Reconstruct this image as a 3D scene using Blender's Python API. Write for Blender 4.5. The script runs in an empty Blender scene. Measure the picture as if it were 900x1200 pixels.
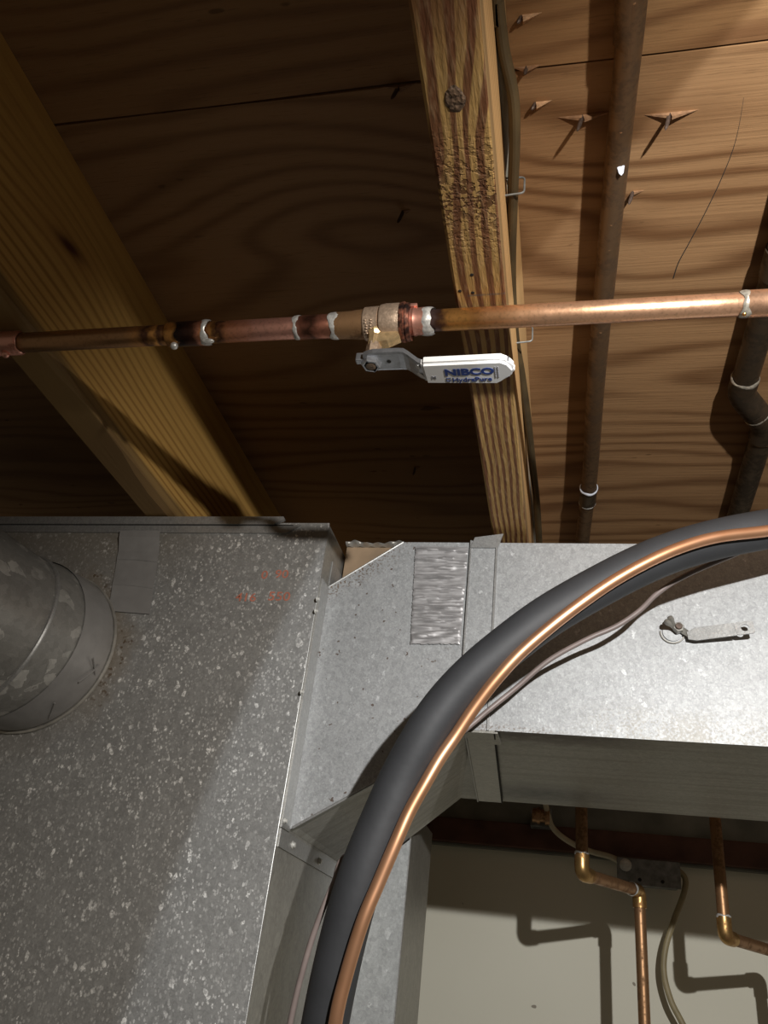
import bpy, bmesh, math, random
from mathutils import Vector, Matrix
random.seed(7)
S = bpy.context.scene
C = S.collection
PI = math.pi

# ------------------------------------------------------------------ camera
F = 957.0
def _n(v):
    return Vector(v).normalized()
_dY = _n((217, 590, F))
_dX = Vector((4240, -5, -F)).normalized()
_dX = (_dX - _dY * _dX.dot(_dY)).normalized()
_dZ = -_dX.cross(_dY)
if _dZ.y > 0:
    _dZ = -_dZ
M = (_dX, _dY, _dZ)                      # rows: world axes in camera axes (right, down, forward)
cam = bpy.data.cameras.new('camera')
cam.sensor_width = 36.0
cam.lens = F / 1200.0 * 36.0
cam.clip_start = 0.01
co = bpy.data.objects.new('camera', cam)
C.objects.link(co)
co.matrix_world = Matrix(((M[0].x, -M[0].y, -M[0].z, 0), (M[1].x, -M[1].y, -M[1].z, 0), (M[2].x, -M[2].y, -M[2].z, 0), (0, 0, 0, 1)))
S.camera = co

def ray(u, v):
    c = Vector((u - 450.0, v - 600.0, F))
    return Vector((M[0].dot(c), M[1].dot(c), M[2].dot(c)))
def on(u, v, ax, val):                   # point of the photograph on the plane axis = val
    r = ray(u, v)
    return r * (val / r[ax])
def near(u, v, d):                       # point of the photograph at depth d
    return ray(u, v) * (d / F)

# ------------------------------------------------------------------ world, lights, exposure
w = bpy.data.worlds.new('world')
S.world = w
w.use_nodes = True
w.node_tree.nodes['Background'].inputs[0].default_value = (1.0, 0.86, 0.66, 1)
w.node_tree.nodes['Background'].inputs[1].default_value = 0.085
S.view_settings.view_transform = 'Standard'
S.view_settings.look = 'None'
S.view_settings.gamma = 1.0
S.view_settings.use_curve_mapping = False
S.view_settings.exposure = 0.0

def spot(name, loc, to, power, color, size, blend, radius):
    l = bpy.data.lights.new(name, 'SPOT')
    l.energy = power; l.color = color; l.spot_size = math.radians(size); l.spot_blend = blend
    l.shadow_soft_size = radius
    o = bpy.data.objects.new(name, l); C.objects.link(o)
    o.location = loc
    o.rotation_euler = (Vector(to) - Vector(loc)).to_track_quat('-Z', 'Y').to_euler()
    return o
LP = Vector((0.275, -0.12, 0.30))
spot('work_light', LP, (0.36, 1.6, 0.0), 28.0, (1.0, 0.95, 0.88), 118, 0.6, 0.009)
# added cooler beam at work_light, shaped so its rim draws the plenum's lit edge
LB = LP + Vector((0.0, 0.004, 0.0))
_a = (on(370, 640, 1, 0.72) - LB).normalized(); _b = (on(215, 968, 1, 0.72) - LB).normalized()
_nn = _a.cross(_b).normalized()
if _nn.x < 0: _nn = -_nn
_half = math.radians(66)
_mid = (_a + _b).normalized()
_c = math.cos(_half) / _mid.dot(_a)
_axis = _mid * _c + _nn * math.sqrt(max(0, 1 - _c * _c))
spot('edge_beam', LB, LB + _axis, 15.5, (0.88, 0.94, 1.0), 132, 0.02, 0.004)

# axis of the main copper run
ZP = 0.415
def pt(u, v, dz=0.0): return on(u, v, 2, ZP + dz)
YP = 0.4245
def ax(u):                                # point of the pipe axis that shows at column u
    lo, hi = -1.6, 1.2
    for _ in range(40):
        m_ = (lo + hi) / 2; c = Vector((m_, YP, ZP))
        cc = M[0] * c.x + M[1] * c.y + M[2] * c.z
        if cc.x / cc.z * F + 450 < u: lo = m_
        else: hi = m_
    return Vector((lo, YP, ZP))
# ------------------------------------------------------------------ node helper
class V:
    def __init__(s, g, sock): s.g = g; s.k = sock
    def _m(s, op, *o, clamp=False):
        n = s.g.nt.nodes.new('ShaderNodeMath'); n.operation = op; n.use_clamp = clamp
        for i, x in enumerate((s,) + o):
            if isinstance(x, V): s.g.nt.links.new(x.k, n.inputs[i])
            else: n.inputs[i].default_value = x
        return V(s.g, n.outputs[0])
    def __add__(s, o): return s._m('ADD', o)
    __radd__ = __add__
    def __mul__(s, o): return s._m('MULTIPLY', o)
    __rmul__ = __mul__
    def __sub__(s, o): return s._m('SUBTRACT', o)
    def __rsub__(s, o): return (s * -1.0) + o
    def __truediv__(s, o): return s._m('DIVIDE', o)
    def sin(s): return s._m('SINE')
    def abs(s): return s._m('ABSOLUTE')
    def exp(s): return s._m('EXPONENT')
    def pow(s, e): return s._m('POWER', e)
    def frac(s): return s._m('FRACT')
    def clamp(s): return s._m('ADD', 0.0, clamp=True)
    def step(s, a, b):                   # smooth 0..1 between a and b
        n = s.g.nt.nodes.new('ShaderNodeMapRange'); n.interpolation_type = 'SMOOTHSTEP'
        s.g.nt.links.new(s.k, n.inputs[0]); n.inputs[1].default_value = a; n.inputs[2].default_value = b
        n.inputs[3].default_value = 0.0; n.inputs[4].default_value = 1.0
        if a > b:
            n.inputs[1].default_value = b; n.inputs[2].default_value = a
            n.inputs[3].default_value = 1.0; n.inputs[4].default_value = 0.0
        return V(s.g, n.outputs[0])
class G:
    def __init__(s, name, off=(0, 0, 0)):
        s.m = bpy.data.materials.new(name); s.m.use_nodes = True; s.nt = s.m.node_tree
        s.b = s.nt.nodes['Principled BSDF']
        tc = s.nt.nodes.new('ShaderNodeTexCoord'); s.P = tc.outputs['Object']
        sp = s.nt.nodes.new('ShaderNodeSeparateXYZ'); s.nt.links.new(s.P, sp.inputs[0])
        s.x, s.y, s.z = [(V(s, sp.outputs[i]) + off[i]) if off[i] else V(s, sp.outputs[i]) for i in range(3)]
    def vec(s, x, y, z):
        n = s.nt.nodes.new('ShaderNodeCombineXYZ')
        for i, q in enumerate((x, y, z)):
            if isinstance(q, V): s.nt.links.new(q.k, n.inputs[i])
            else: n.inputs[i].default_value = q
        return n.outputs[0]
    def noise(s, sx, sy, sz, det=2.0, rough=0.5, off=0.0, dist=0.0):
        n = s.nt.nodes.new('ShaderNodeTexNoise')
        s.nt.links.new(s.vec(s.x * sx + off, s.y * sy + off, s.z * sz), n.inputs['Vector'])
        n.inputs['Scale'].default_value = 1.0; n.inputs['Detail'].default_value = det
        n.inputs['Roughness'].default_value = rough; n.inputs['Distortion'].default_value = dist
        return V(s, n.outputs['Fac'])
    def voro(s, sc, feature='F1', stretch=(1, 1, 1), warp=0.0):
        n = s.nt.nodes.new('ShaderNodeTexVoronoi'); n.feature = feature
        x, y, z = s.x * stretch[0], s.y * stretch[1], s.z * stretch[2]
        if warp:
            q = (s.noise(220, 220, 220, 1) - 0.5) * warp
            x = x + q; z = z - q; y = y + q
        s.nt.links.new(s.vec(x, y, z), n.inputs['Vector']); n.inputs['Scale'].default_value = sc
        sp = s.nt.nodes.new('ShaderNodeSeparateColor'); s.nt.links.new(n.outputs['Color'], sp.inputs[0])
        return V(s, sp.outputs[0]), V(s, n.outputs['Distance']), V(s, sp.outputs[1])
    def ramp(s, f, stops, interp='LINEAR'):
        n = s.nt.nodes.new('ShaderNodeValToRGB'); e = n.color_ramp.elements; n.color_ramp.interpolation = interp
        while len(e) < len(stops): e.new(0.5)
        for k, (p, c) in enumerate(stops):
            e[k].position = p; e[k].color = (c[0], c[1], c[2], 1)
        s.nt.links.new(f.k, n.inputs[0]); return n.outputs[0]
    def mix(s, f, a, b, mode='MIX'):
        n = s.nt.nodes.new('ShaderNodeMixRGB'); n.blend_type = mode
        for i, q in enumerate((f, a, b)):
            if isinstance(q, V): s.nt.links.new(q.k, n.inputs[i])
            elif isinstance(q, (int, float)): n.inputs[i].default_value = q if i == 0 else (q, q, q, 1)
            elif isinstance(q, tuple): n.inputs[i].default_value = (q[0], q[1], q[2], 1)
            else: s.nt.links.new(q, n.inputs[i])
        return n.outputs[0]
    def scale(s, col, f):                # multiply a colour by a value
        n = s.nt.nodes.new('ShaderNodeVectorMath'); n.operation = 'SCALE'
        s.nt.links.new(col, n.inputs[0])
        if isinstance(f, V): s.nt.links.new(f.k, n.inputs['Scale'])
        else: n.inputs['Scale'].default_value = f
        return n.outputs[0]
    def color(s, c):
        if isinstance(c, tuple): s.b.inputs['Base Color'].default_value = (c[0], c[1], c[2], 1)
        else: s.nt.links.new(c, s.b.inputs['Base Color'])
    def set(s, rough=None, metal=None, spec=None):
        for k, q in (('Roughness', rough), ('Metallic', metal), ('Specular IOR Level', spec)):
            if q is None: continue
            if isinstance(q, V): s.nt.links.new(q.k, s.b.inputs[k])
            else: s.b.inputs[k].default_value = q
    def bump(s, h, dist=0.001, strength=1.0):
        n = s.nt.nodes.new('ShaderNodeBump'); n.inputs['Distance'].default_value = dist; n.inputs['Strength'].default_value = strength
        s.nt.links.new(h.k, n.inputs['Height']); s.nt.links.new(n.outputs[0], s.b.inputs['Normal'])

# ------------------------------------------------------------------ materials
def plain(name, col, rough=0.6, metal=0.0, var=0.15, sc=90, bump=0.0):
    g = G(name); n = g.noise(sc, sc, sc, 3)
    c = g.ramp(n, [(0.3, tuple(q * (1 - var) for q in col)), (0.7, tuple(min(1, q * (1 + var)) for q in col))])
    g.color(c); g.set(rough, metal)
    if bump: g.bump(n, bump)
    return g.m

def galvanized(name, base=0.42, fleck=0.93, cell=260, tint=(1, 1.0, 0.98), metal=0.45, rough=0.46, dirt=None, big=False, gain=1.0, off=(0, 0, 0)):
    g = G(name, off)
    a, d, a2 = g.voro(cell, warp=0.0042, stretch=(1.0, 1.0, 0.7) if not big else (1, 1, 1))
    b, _, _ = g.voro(cell * 2.4, warp=0.001)
    fine = g.noise(900, 900, 900, 2)
    cloud = g.noise(9, 9, 9, 3)
    v = 0.86 + (a2 - 0.5) * 0.16 + (b - 0.5) * 0.16 + (fine - 0.5) * 0.22 + (cloud - 0.5) * 0.28
    sparse = g.noise(26, 26, 26, 2, off=5.0).step(0.34, 0.62)
    size = (a2 - 0.5) * 0.55 + 0.42
    if big: fl = a.step(fleck, fleck + 0.05) * (0.40 + 0.6 * b)
    else:
        e, ed, e2 = g.voro(cell * 1.9, warp=0.0016, stretch=(1.0, 1.0, 0.75))
        fl = a.step(fleck, fleck + 0.03) * (size + (fine - 0.5) * 0.5 - d).step(0.0, 0.10) * (0.25 + 0.75 * b)
        fl = fl + e.step(0.62, 0.66) * ((e2 - 0.5) * 0.5 + 0.5 + (fine - 0.5) * 0.6 - ed).step(0.0, 0.15) * (0.10 + 0.35 * e2)
    fl = fl * (0.40 + 0.60 * sparse) * gain
    v = v + fl * (0.75 if not big else 0.5)
    col = g.scale(g.vec(base * tint[0], base * tint[1], base * tint[2]), v)
    if dirt: col = dirt(g, col)
    g.color(col)
    g.set(rough + (fine - 0.5) * 0.12 + (cloud - 0.5) * 0.1, metal)
    g.bump(cloud * 0.7 + fine * 0.06, 0.004, 0.35)
    return g.m

def plenum_dirt(g, col):                 # rust bloom round the collar, dusty brown along the top
    dx = g.x + 0.545; dz = g.z - 0.262
    r = (dx * dx + dz * dz).pow(0.5)
    n = g.noise(40, 40, 40, 4)
    side = (dx * 0.8 + dz * 0.4).step(0.02, 0.08)
    m = (r + (n - 0.5) * 0.05).step(0.122, 0.088) * 0.55 * (0.3 + side * 0.7)
    col = g.mix(m.clamp(), col, (0.26, 0.20, 0.13))
    sp = g.noise(170, 170, 170, 2, off=3).step(0.62, 0.70) * (r + (n - 0.5) * 0.06).step(0.125, 0.095) * side
    col = g.mix((sp * 0.85).clamp(), col, (0.10, 0.055, 0.02))
    top = (g.z + (n - 0.5) * 0.03).step(0.33, 0.40) * (g.x * -1.0).step(0.36, 0.47)
    col = g.mix((top * 0.55).clamp(), col, (0.25, 0.21, 0.15))
    # rubbed streaks
    q = g.noise(60, 60, 9, 2, off=9)
    s1 = (g.x + g.z * 0.12).abs()
    st = g.noise(330, 330, 22, 1, off=2).step(0.72, 0.76) * g.noise(5, 5, 5, 1, off=4).step(0.5, 0.62) * g.z.step(0.22, 0.12)
    col = g.mix((st * 0.5).clamp(), col, (0.62, 0.62, 0.58))
    return col
def branch_dirt(g, col):                 # brown grit along the sloping edge and above the lower fold
    n = g.noise(420, 420, 420, 2)
    wide = g.noise(30, 30, 30, 3)
    # top slope line from (-.25,.357) to (-.176,.410)
    line = (g.z - 0.357 - (g.x + 0.25) * 0.72) * -1.0
    a = line.step(0.032, 0.0) * g.x.step(-0.14, -0.19)
    m = (n + (wide - 0.5) * 0.3).step(0.56, 0.64) * a
    col = g.mix((m * 0.85).clamp(), col, (0.13, 0.075, 0.035))
    b = g.z.step(0.228, 0.214) * g.x.step(-0.10, -0.07) * g.x.step(0.02, -0.05)
    col = g.mix(((n + (wide - 0.5) * 0.3).step(0.50, 0.60) * b * 0.8).clamp(), col, (0.12, 0.07, 0.035))
    c = g.z.step(0.262, 0.222) * (n + (wide - 0.5) * 0.6).step(0.46, 0.62) * g.x.step(-0.02, 0.05)
    col = g.mix((c * 0.42).clamp(), col, (0.20, 0.17, 0.12))
    f = g.noise(170, 170, 170, 1, off=8).step(0.73, 0.75) * g.x.step(-0.10, -0.14)
    return g.mix((f * 0.8).clamp(), col, (0.08, 0.04, 0.02))
def under_dirt(g, col):
    n = g.noise(70, 70, 70, 4); st = g.noise(6, 90, 20, 3, off=3)
    col = g.mix((st.step(0.40, 0.70) * 0.45).clamp(), col, (0.20, 0.18, 0.14))
    m = (g.y + (n - 0.5) * 0.06).step(0.800, 0.756) * g.x.step(-0.085, -0.05) * g.x.step(0.10, 0.0) * (n * 2.0)
    col = g.mix((m.clamp() * 0.95), col, (0.045, 0.022, 0.010))
    dx = (g.x + 0.035) * 13.0; dy = (g.y - 0.995) * 22.0
    k = ((dx * dx + dy * dy) * -1.0).exp() * (0.6 + n)
    return g.mix((k * 0.75).clamp(), col, (0.03, 0.03, 0.028))

def plywood(name, light=(0.315, 0.178, 0.083), dark=(0.155, 0.074, 0.030), off=0.0, eye=True):
    g = G(name)
    warp = g.noise(2.2, 10, 1, 3, 0.55, off=off)
    n = g.noise(1.5, 7.5, 1, 1.6, 0.45, off=off + 3.0)
    ph = n * 52.0 + g.y * 190.0 + (warp - 0.5) * 9.0
    if eye:                               # cathedral figure left of the middle joist
        dx = (g.x + 0.19) * 9.0; dy = (g.y - 0.45) * 17.0
        e = ((dx * dx + dy * dy) * -0.6).exp()
        ph = ph + e * 18.0
    band = (ph.sin() * 0.5 + 0.5).pow(2.2)
    amp = g.noise(3.0, 5.0, 1, 2, off=off + 7.0).step(0.24, 0.52)
    streak = g.noise(7, 330, 1, 3, 0.6, off=off)
    broad = g.noise(1.4, 4.5, 1, 3, off=off + 1.0)
    f = band * amp * (0.62 + 0.30 * g.x.step(-0.08, 0.0)) + (streak - 0.5) * 0.40 + (broad - 0.48) * 0.8
    col = g.ramp(f.clamp(), [(0.0, light), (0.45, tuple(a * .55 + b * .45 for a, b in zip(light, dark))), (1.0, dark)])
    pore = g.noise(50, 900, 1, 2, off=off + 2).step(0.60, 0.72)
    col = g.mix((pore * 0.28).clamp(), col, tuple(q * 0.45 for q in dark))
    spots = g.noise(26, 60, 1, 2, off=off + 12).step(0.72, 0.77)
    col = g.mix((spots * 0.6).clamp(), col, tuple(q * 0.35 for q in dark))
    g.color(col); g.set(0.62, 0.0, 0.25)
    g.bump(streak * 0.7 + band * 0.3, 0.0012, 0.5)
    return g.m

def lumber_edge(name):                    # underside of the middle joist: broad wavy stripes, knot, rough patch
    g = G(name)
    ux = g.x + 0.061; uy = g.y
    kx = ux * 70.0; ky = (uy - 0.2905) * 26.0
    knot = ((kx * kx + ky * ky) * -1.0).exp()
    warp = g.noise(20, 4.5, 4, 3, 0.5)
    lean = (uy - 0.20).step(0.16, 0.0)
    # stripes close up away from the camera, spread near the knot
    ph = ux * (520.0 + (uy.step(0.30, 0.50)) * 520.0) + (warp - 0.5) * 15.0 + knot * 5.0 * ux * 60.0
    arc = ((uy - 0.345) * 22.0).pow(2.0)
    ph = ph + (uy.step(0.46, 0.33)) * (ux * ux * 6000.0 + (uy - 0.33) * 55.0)
    s = ph.sin() * 0.5 + 0.5
    s = s.step(0.38, 0.72)
    fine = g.noise(500, 90, 100, 3)
    grain = g.noise(260, 8, 100, 3)
    col = g.mix(s, (0.46, 0.28, 0.10), (0.165, 0.068, 0.030))
    col = g.mix(((grain - 0.35) * 0.7).clamp(), col, (0.26, 0.14, 0.06))
    top = uy.step(0.262, 0.20) * g.noise(60, 10, 10, 2, off=2).step(0.42, 0.5)
    col = g.mix((top * 0.8).clamp(), col, (0.20, 0.075, 0.035))
    r = (uy - 0.333) * 36.0
    rough = ((r * r) * -1.0).exp() * g.noise(260, 330, 100, 2, off=4).step(0.47, 0.58)
    col = g.mix((rough * 0.9).clamp(), col, (0.11, 0.045, 0.02))
    # old saw line across the edge
    ln = ((uy - 0.414).abs()).step(0.0014, 0.0004) * g.noise(120, 20, 20, 2).step(0.4, 0.55)
    col = g.mix((ln * 0.6).clamp(), col, (0.10, 0.10, 0.10))
    col = g.mix((((fine - 0.5) * 0.9)).clamp(), col, (0.7, 0.5, 0.28))
    g.color(col); g.set(0.7, 0.0, 0.2)
    g.bump(fine * 0.5 + grain * 0.4 + rough * -1.3, 0.0016, 0.8)
    return g.m

def lumber_side(name, a=(0.60, 0.36, 0.105), b=(0.32, 0.16, 0.042)):  # wide face of the left joist
    g = G(name)
    t = (g.z - 0.427) / 0.175
    ky = (g.y - 0.428); kz = (g.z - 0.530)
    qy = ky * 9.0; qz = kz * 22.0
    kn = ((qy * qy + qz * qz) * -1.0).exp()
    warp = g.noise(4, 3.2, 8, 2, 0.5)
    base = (1.02 - t).clamp().pow(1.6) * 98.0
    ph = base + (warp - 0.5) * 9.0 + kn * 11.0
    s = (ph.sin() * 0.5 + 0.5).pow(3.0)
    fade = (t.step(0.95, 0.2)) * 0.75 + 0.25
    grain = g.noise(200, 12, 300, 3)
    broad = g.noise(5, 3, 14, 2, off=3)
    col = g.mix((s * fade * 0.9).clamp(), a, b)
    col = g.mix(((grain - 0.42) * 0.8).clamp(), col, b)
    col = g.mix(((broad - 0.5) * 0.9).clamp(), col, (0.50, 0.27, 0.08))
    d = (qy * qy * 4.0 + (qz - qy * 0.6) * (qz - qy * 0.6) * 7.0)
    eye = (d * -8.0).exp()
    col = g.mix(((d * -1.2).exp() * 0.35).clamp(), col, (0.40, 0.19, 0.05))
    col = g.mix((eye * 1.1).clamp(), col, (0.10, 0.035, 0.02))
    wane = (g.z + (g.noise(10, 9, 10, 3) - 0.5) * 0.012).step(0.447, 0.437)
    col = g.mix((wane * 0.75).clamp(), col, (0.16, 0.105, 0.05))
    g.color(col); g.set(0.6, 0.0, 0.25)
    g.bump(grain * 0.6 + s * 0.2, 0.001, 0.6)
    return g.m

def copper_line_mat(name):
    g = G(name); n = g.noise(30, 30, 30, 2)
    g.color(g.ramp(n, [(0.3, (0.72, 0.37, 0.20)), (0.7, (0.84, 0.46, 0.27))])); g.set(0.38, 0.85)
    return g.m
def copper(name, base=(0.80, 0.42, 0.22), patina=(0.25, 0.12, 0.05), amt=0.3, rough=0.27, metal=0.95, scorch=0.0, green=0.0, sc=60):
    g = G(name)
    n = g.noise(sc, sc, sc, 4, 0.6); m = g.noise(sc * 4, sc * 4, sc * 4, 3)
    f = (n + (m - 0.5) * 0.3).step(0.62 - amt * 0.55, 0.80 - amt * 0.4)
    col = g.mix((f * min(1, amt + 0.35)).clamp(), base, patina)
    if scorch: col = g.mix((g.noise(110, 110, 110, 3, off=4).step(0.56 - scorch * 0.2, 0.62) * 0.92).clamp(), col, (0.018, 0.012, 0.012))
    if green: col = g.mix((g.noise(90, 90, 90, 3, off=8).step(0.6, 0.66) * green).clamp(), col, (0.16, 0.24, 0.19))
    g.color(col); g.set(rough + f * 0.25, metal); g.bump(m, 0.0002, 0.25)
    return g.m

def stained(name, root, stops):
    # tube colour changing along the pipe: stops = (column in the photograph, colour), edges frayed by noise
    g = G(name, (root.x, root.y, root.z))
    xs = [ax(u).x for u, _ in stops]; a, b = xs[0], xs[-1]
    n = g.noise(120, 120, 120, 3); m = g.noise(420, 420, 420, 2)
    f = (g.x - a) / (b - a) + (n - 0.5) * (0.016 / (b - a))
    col = g.ramp(f.clamp(), [((x - a) / (b - a), c) for x, (_, c) in zip(xs, stops)])
    col = g.mix((((m - 0.5) * 1.2)).clamp(), col, (0.10, 0.045, 0.025))
    g.color(col); g.set(0.33 + (n - 0.5) * 0.2, 0.85); g.bump(m, 0.0002, 0.3)
    return g.m
MT = {}
MT['ply_a'] = plywood('plywood_front_face', off=2.0, eye=False, light=(0.30, 0.165, 0.072), dark=(0.155, 0.072, 0.029))
MT['ply_b'] = plywood('plywood_face', off=0.0)
MT['joist_edge'] = lumber_edge('lumber_edge_grain')
MT['joist_side'] = lumber_side('lumber_yellow_side')
MT['lumber'] = lumber_side('lumber_plain', (0.55, 0.34, 0.15), (0.34, 0.19, 0.08))
MT['knot'] = plain('knot_wood', (0.14, 0.085, 0.05), 0.7, 0, 0.6, 260, 0.002)
MT['splinter'] = plain('fresh_splinter_wood', (0.55, 0.33, 0.18), 0.6, 0, 0.3, 200, 0.001)
MT['splinter_dark'] = plain('torn_veneer_wood', (0.26, 0.14, 0.07), 0.7, 0, 0.3, 200, 0.001)
MT['nail'] = plain('rusty_nail_steel', (0.10, 0.07, 0.055), 0.5, 0.5, 0.4, 300)
MT['galv'] = galvanized('galvanized_plenum', 0.36, 0.80, 235, (1.0, 0.985, 0.95), dirt=plenum_dirt, gain=2.6, off=(-0.6, 0.72, 0))
MT['galv_branch'] = galvanized('galvanized_branch', 0.42, 0.93, 300, (0.98, 0.995, 1.0), dirt=branch_dirt, gain=0.6, rough=0.52, off=(0, 0.75, 0.3))
MT['galv_under'] = galvanized('galvanized_dusty', 0.42, 0.97, 260, (1.0, 0.97, 0.88), metal=0.3, dirt=under_dirt, gain=0.3, off=(0, 0.75, 0.3))
MT['galv_side'] = galvanized('galvanized_side', 0.34, 0.985, 150, (1.0, 0.96, 0.86), metal=0.5, rough=0.38, gain=0.25)
MT['galv_branch_plain'] = galvanized('galvanized_washer', 0.46, 0.97, 420, (0.98, 1.0, 1.0), metal=0.3, rough=0.5, gain=0.3)
MT['galv_strip'] = galvanized('galvanized_strip', 0.40, 0.97, 420, (1.0, 0.99, 0.96), metal=0.6, rough=0.4, gain=0.4)
MT['galv_round'] = galvanized('galvanized_round_pipe', 0.32, 0.80, 78, (1.0, 0.97, 0.90), metal=0.5, rough=0.38, big=True, gain=1.6)
MT['galv_lower'] = galvanized('galvanized_lower', 0.46, 0.95, 160, (0.98, 1.0, 0.99), metal=0.45, gain=0.5)
MT['dark_gap'] = plain('dark_gap', (0.02, 0.017, 0.014), 0.9)
MT['zinc'] = plain('zinc_screw', (0.60, 0.59, 0.55), 0.4, 0.35, 0.15, 300)
MT['steel'] = plain('plated_steel_lever', (0.56, 0.58, 0.62), 0.3, 0.85, 0.12, 260, 0.0002)
MT['tan_panel'] = plain('dusty_tan_panel', (0.24, 0.165, 0.10), 0.7, 0, 0.25, 25)
MT['steel_dull'] = plain('creased_sheet_metal', (0.42, 0.40, 0.36), 0.35, 0.6, 0.2, 90)
MT['bronze'] = plain('cast_bronze', (0.50, 0.37, 0.27), 0.45, 0.6, 0.2, 420, 0.0004)
MT['brass'] = plain('bright_cast_brass', (0.72, 0.52, 0.28), 0.34, 0.7, 0.2, 260, 0.0005)
MT['vinyl'] = plain('white_vinyl_grip', (0.80, 0.80, 0.80), 0.35, 0, 0.02, 60)
MT['ink'] = plain('blue_ink', (0.02, 0.05, 0.22), 0.5)
MT['ink_gray'] = plain('gray_ink', (0.30, 0.30, 0.34), 0.5)
MT['solder'] = plain('solder_silver', (0.72, 0.71, 0.68), 0.38, 0.5, 0.3, 260, 0.0006)
MT['solder_old'] = plain('old_solder', (0.42, 0.38, 0.31), 0.4, 0.6, 0.4, 260, 0.0004)
MT['cu_bright'] = copper('copper_bright_run', (0.80, 0.46, 0.27), (0.50, 0.26, 0.13), 0.10, 0.33, green=0.0, sc=22)
MT['cu_amber'] = copper('copper_heat_amber', (0.80, 0.40, 0.12), (0.15, 0.05, 0.02), 0.45, 0.25, sc=90)
MT['cu_pink'] = copper('copper_cleaned_pink', (0.85, 0.42, 0.32), (0.30, 0.11, 0.07), 0.25, 0.35, 0.8, sc=70)
MT['cu_scorch'] = copper('copper_scorched', (0.55, 0.22, 0.14), (0.10, 0.04, 0.025), 0.5, 0.4, 0.7, scorch=0.55)
BR, SC, PK, AM, BL = (0.42, 0.23, 0.11), (0.10, 0.045, 0.03), (0.85, 0.43, 0.33), (0.78, 0.38, 0.11), (0.02, 0.014, 0.014)
MT['cu_left'] = stained('copper_left_run', ax(200), [(20, BR), (150, BR), (166, (0.55, 0.27, 0.10)), (176, SC), (186, AM), (192, SC), (204, AM), (212, BL), (232, SC), (240, (0.6, 0.25, 0.15)), (250, AM), (258, SC), (268, (0.70, 0.30, 0.15)), (290, (0.80, 0.36, 0.24)), (305, PK), (345, PK), (356, (0.45, 0.18, 0.12)), (368, SC), (380, (0.5, 0.2, 0.13)), (392, (0.35, 0.16, 0.10))])
MT['cu_right'] = stained('copper_right_run', ax(700), [(497, (0.35, 0.16, 0.12)), (508, (0.30, 0.20, 0.19)), (518, (0.16, 0.075, 0.05)), (526, AM), (545, AM), (556, (0.6, 0.28, 0.09)), (575, (0.75, 0.38, 0.17)), (640, (0.80, 0.45, 0.26)), (860, (0.80, 0.46, 0.28)), (1060, (0.75, 0.44, 0.28))])
MT['cu_dull'] = copper('copper_dull_brown', (0.42, 0.24, 0.12), (0.17, 0.09, 0.04), 0.35, 0.42, 0.7)
MT['cu_joist'] = copper('copper_old_brown', (0.155, 0.092, 0.048), (0.085, 0.05, 0.027), 0.4, 0.45, 0.6, sc=45)
MT['cu_black'] = copper('copper_black_tarnish', (0.085, 0.06, 0.038), (0.035, 0.025, 0.015), 0.4, 0.38, 0.6, sc=45)
MT['cu_line'] = copper_line_mat('refrigerant_copper')
MT['cu_low'] = copper('copper_lower_pipes', (0.36, 0.20, 0.10), (0.18, 0.10, 0.05), 0.3, 0.42, 0.75)
MT['cu_fit'] = copper('copper_fittings', (0.50, 0.31, 0.12), (0.25, 0.12, 0.05), 0.3, 0.34, 0.9)
MT['foam'] = plain('black_foam_insulation', (0.034, 0.035, 0.038), 0.62, 0, 0.10, 30, 0.0008)
MT['cable_dark'] = plain('dark_brown_cable', (0.060, 0.040, 0.017), 0.5, 0, 0.3, 40)
MT['cable_gray'] = plain('gray_cable', (0.28, 0.27, 0.23), 0.55, 0, 0.15, 60)
MT['cable_tan'] = plain('tan_cable', (0.33, 0.27, 0.15), 0.5, 0, 0.15, 60)
MT['cable_cream'] = plain('cream_cable', (0.50, 0.44, 0.31), 0.5, 0, 0.15, 60)
MT['wire'] = plain('brown_gray_wire', (0.23, 0.18, 0.165), 0.42, 0, 0.15, 60)
MT['tape'] = plain('silver_duct_tape', (0.27, 0.26, 0.25), 0.38, 0.25, 0.08, 60, 0.0006)
MT['box'] = plain('gray_steel_box', (0.20, 0.20, 0.19), 0.5, 0.5, 0.35, 90, 0.0006)
MT['board'] = plain('dark_brown_board', (0.10, 0.042, 0.026), 0.7, 0, 0.3, 30)
MT['rust_print'] = plain('red_print', (0.42, 0.15, 0.10), 0.7)
MT['paint'] = plain('white_paint', (0.6, 0.62, 0.68), 0.6)
def wall_mat():
    g = G('cream_painted_wall'); n = g.noise(3, 3, 3, 3); m = g.noise(120, 120, 120, 2)
    c = g.ramp(n, [(0.3, (0.76, 0.73, 0.60)), (0.7, (0.82, 0.79, 0.66))])
    sp = g.noise(45, 45, 45, 1, off=4).step(0.77, 0.79)
    c = g.mix((sp * 0.7).clamp(), c, (0.12, 0.08, 0.05))
    g.color(c); g.set(0.75); g.bump(m, 0.0006, 0.4); return g.m
MT['wall'] = wall_mat()
MT['rim'] = plain('gray_rim_band', (0.20, 0.20, 0.17), 0.8, 0, 0.25, 20)
MT['floor'] = plain('concrete_floor', (0.20, 0.19, 0.17), 0.85, 0, 0.2, 8)
def foil_mat():
    g = G('crinkled_foil_tape')
    a, d, _ = g.voro(70, stretch=(0.9, 1, 5.0)); n = g.noise(90, 90, 420, 3)
    g.color(g.ramp(n, [(0.3, (0.26, 0.25, 0.25)), (0.7, (0.40, 0.39, 0.39))])); g.set(0.48, 0.42)
    return g.m
MT['foil'] = foil_mat()

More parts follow.
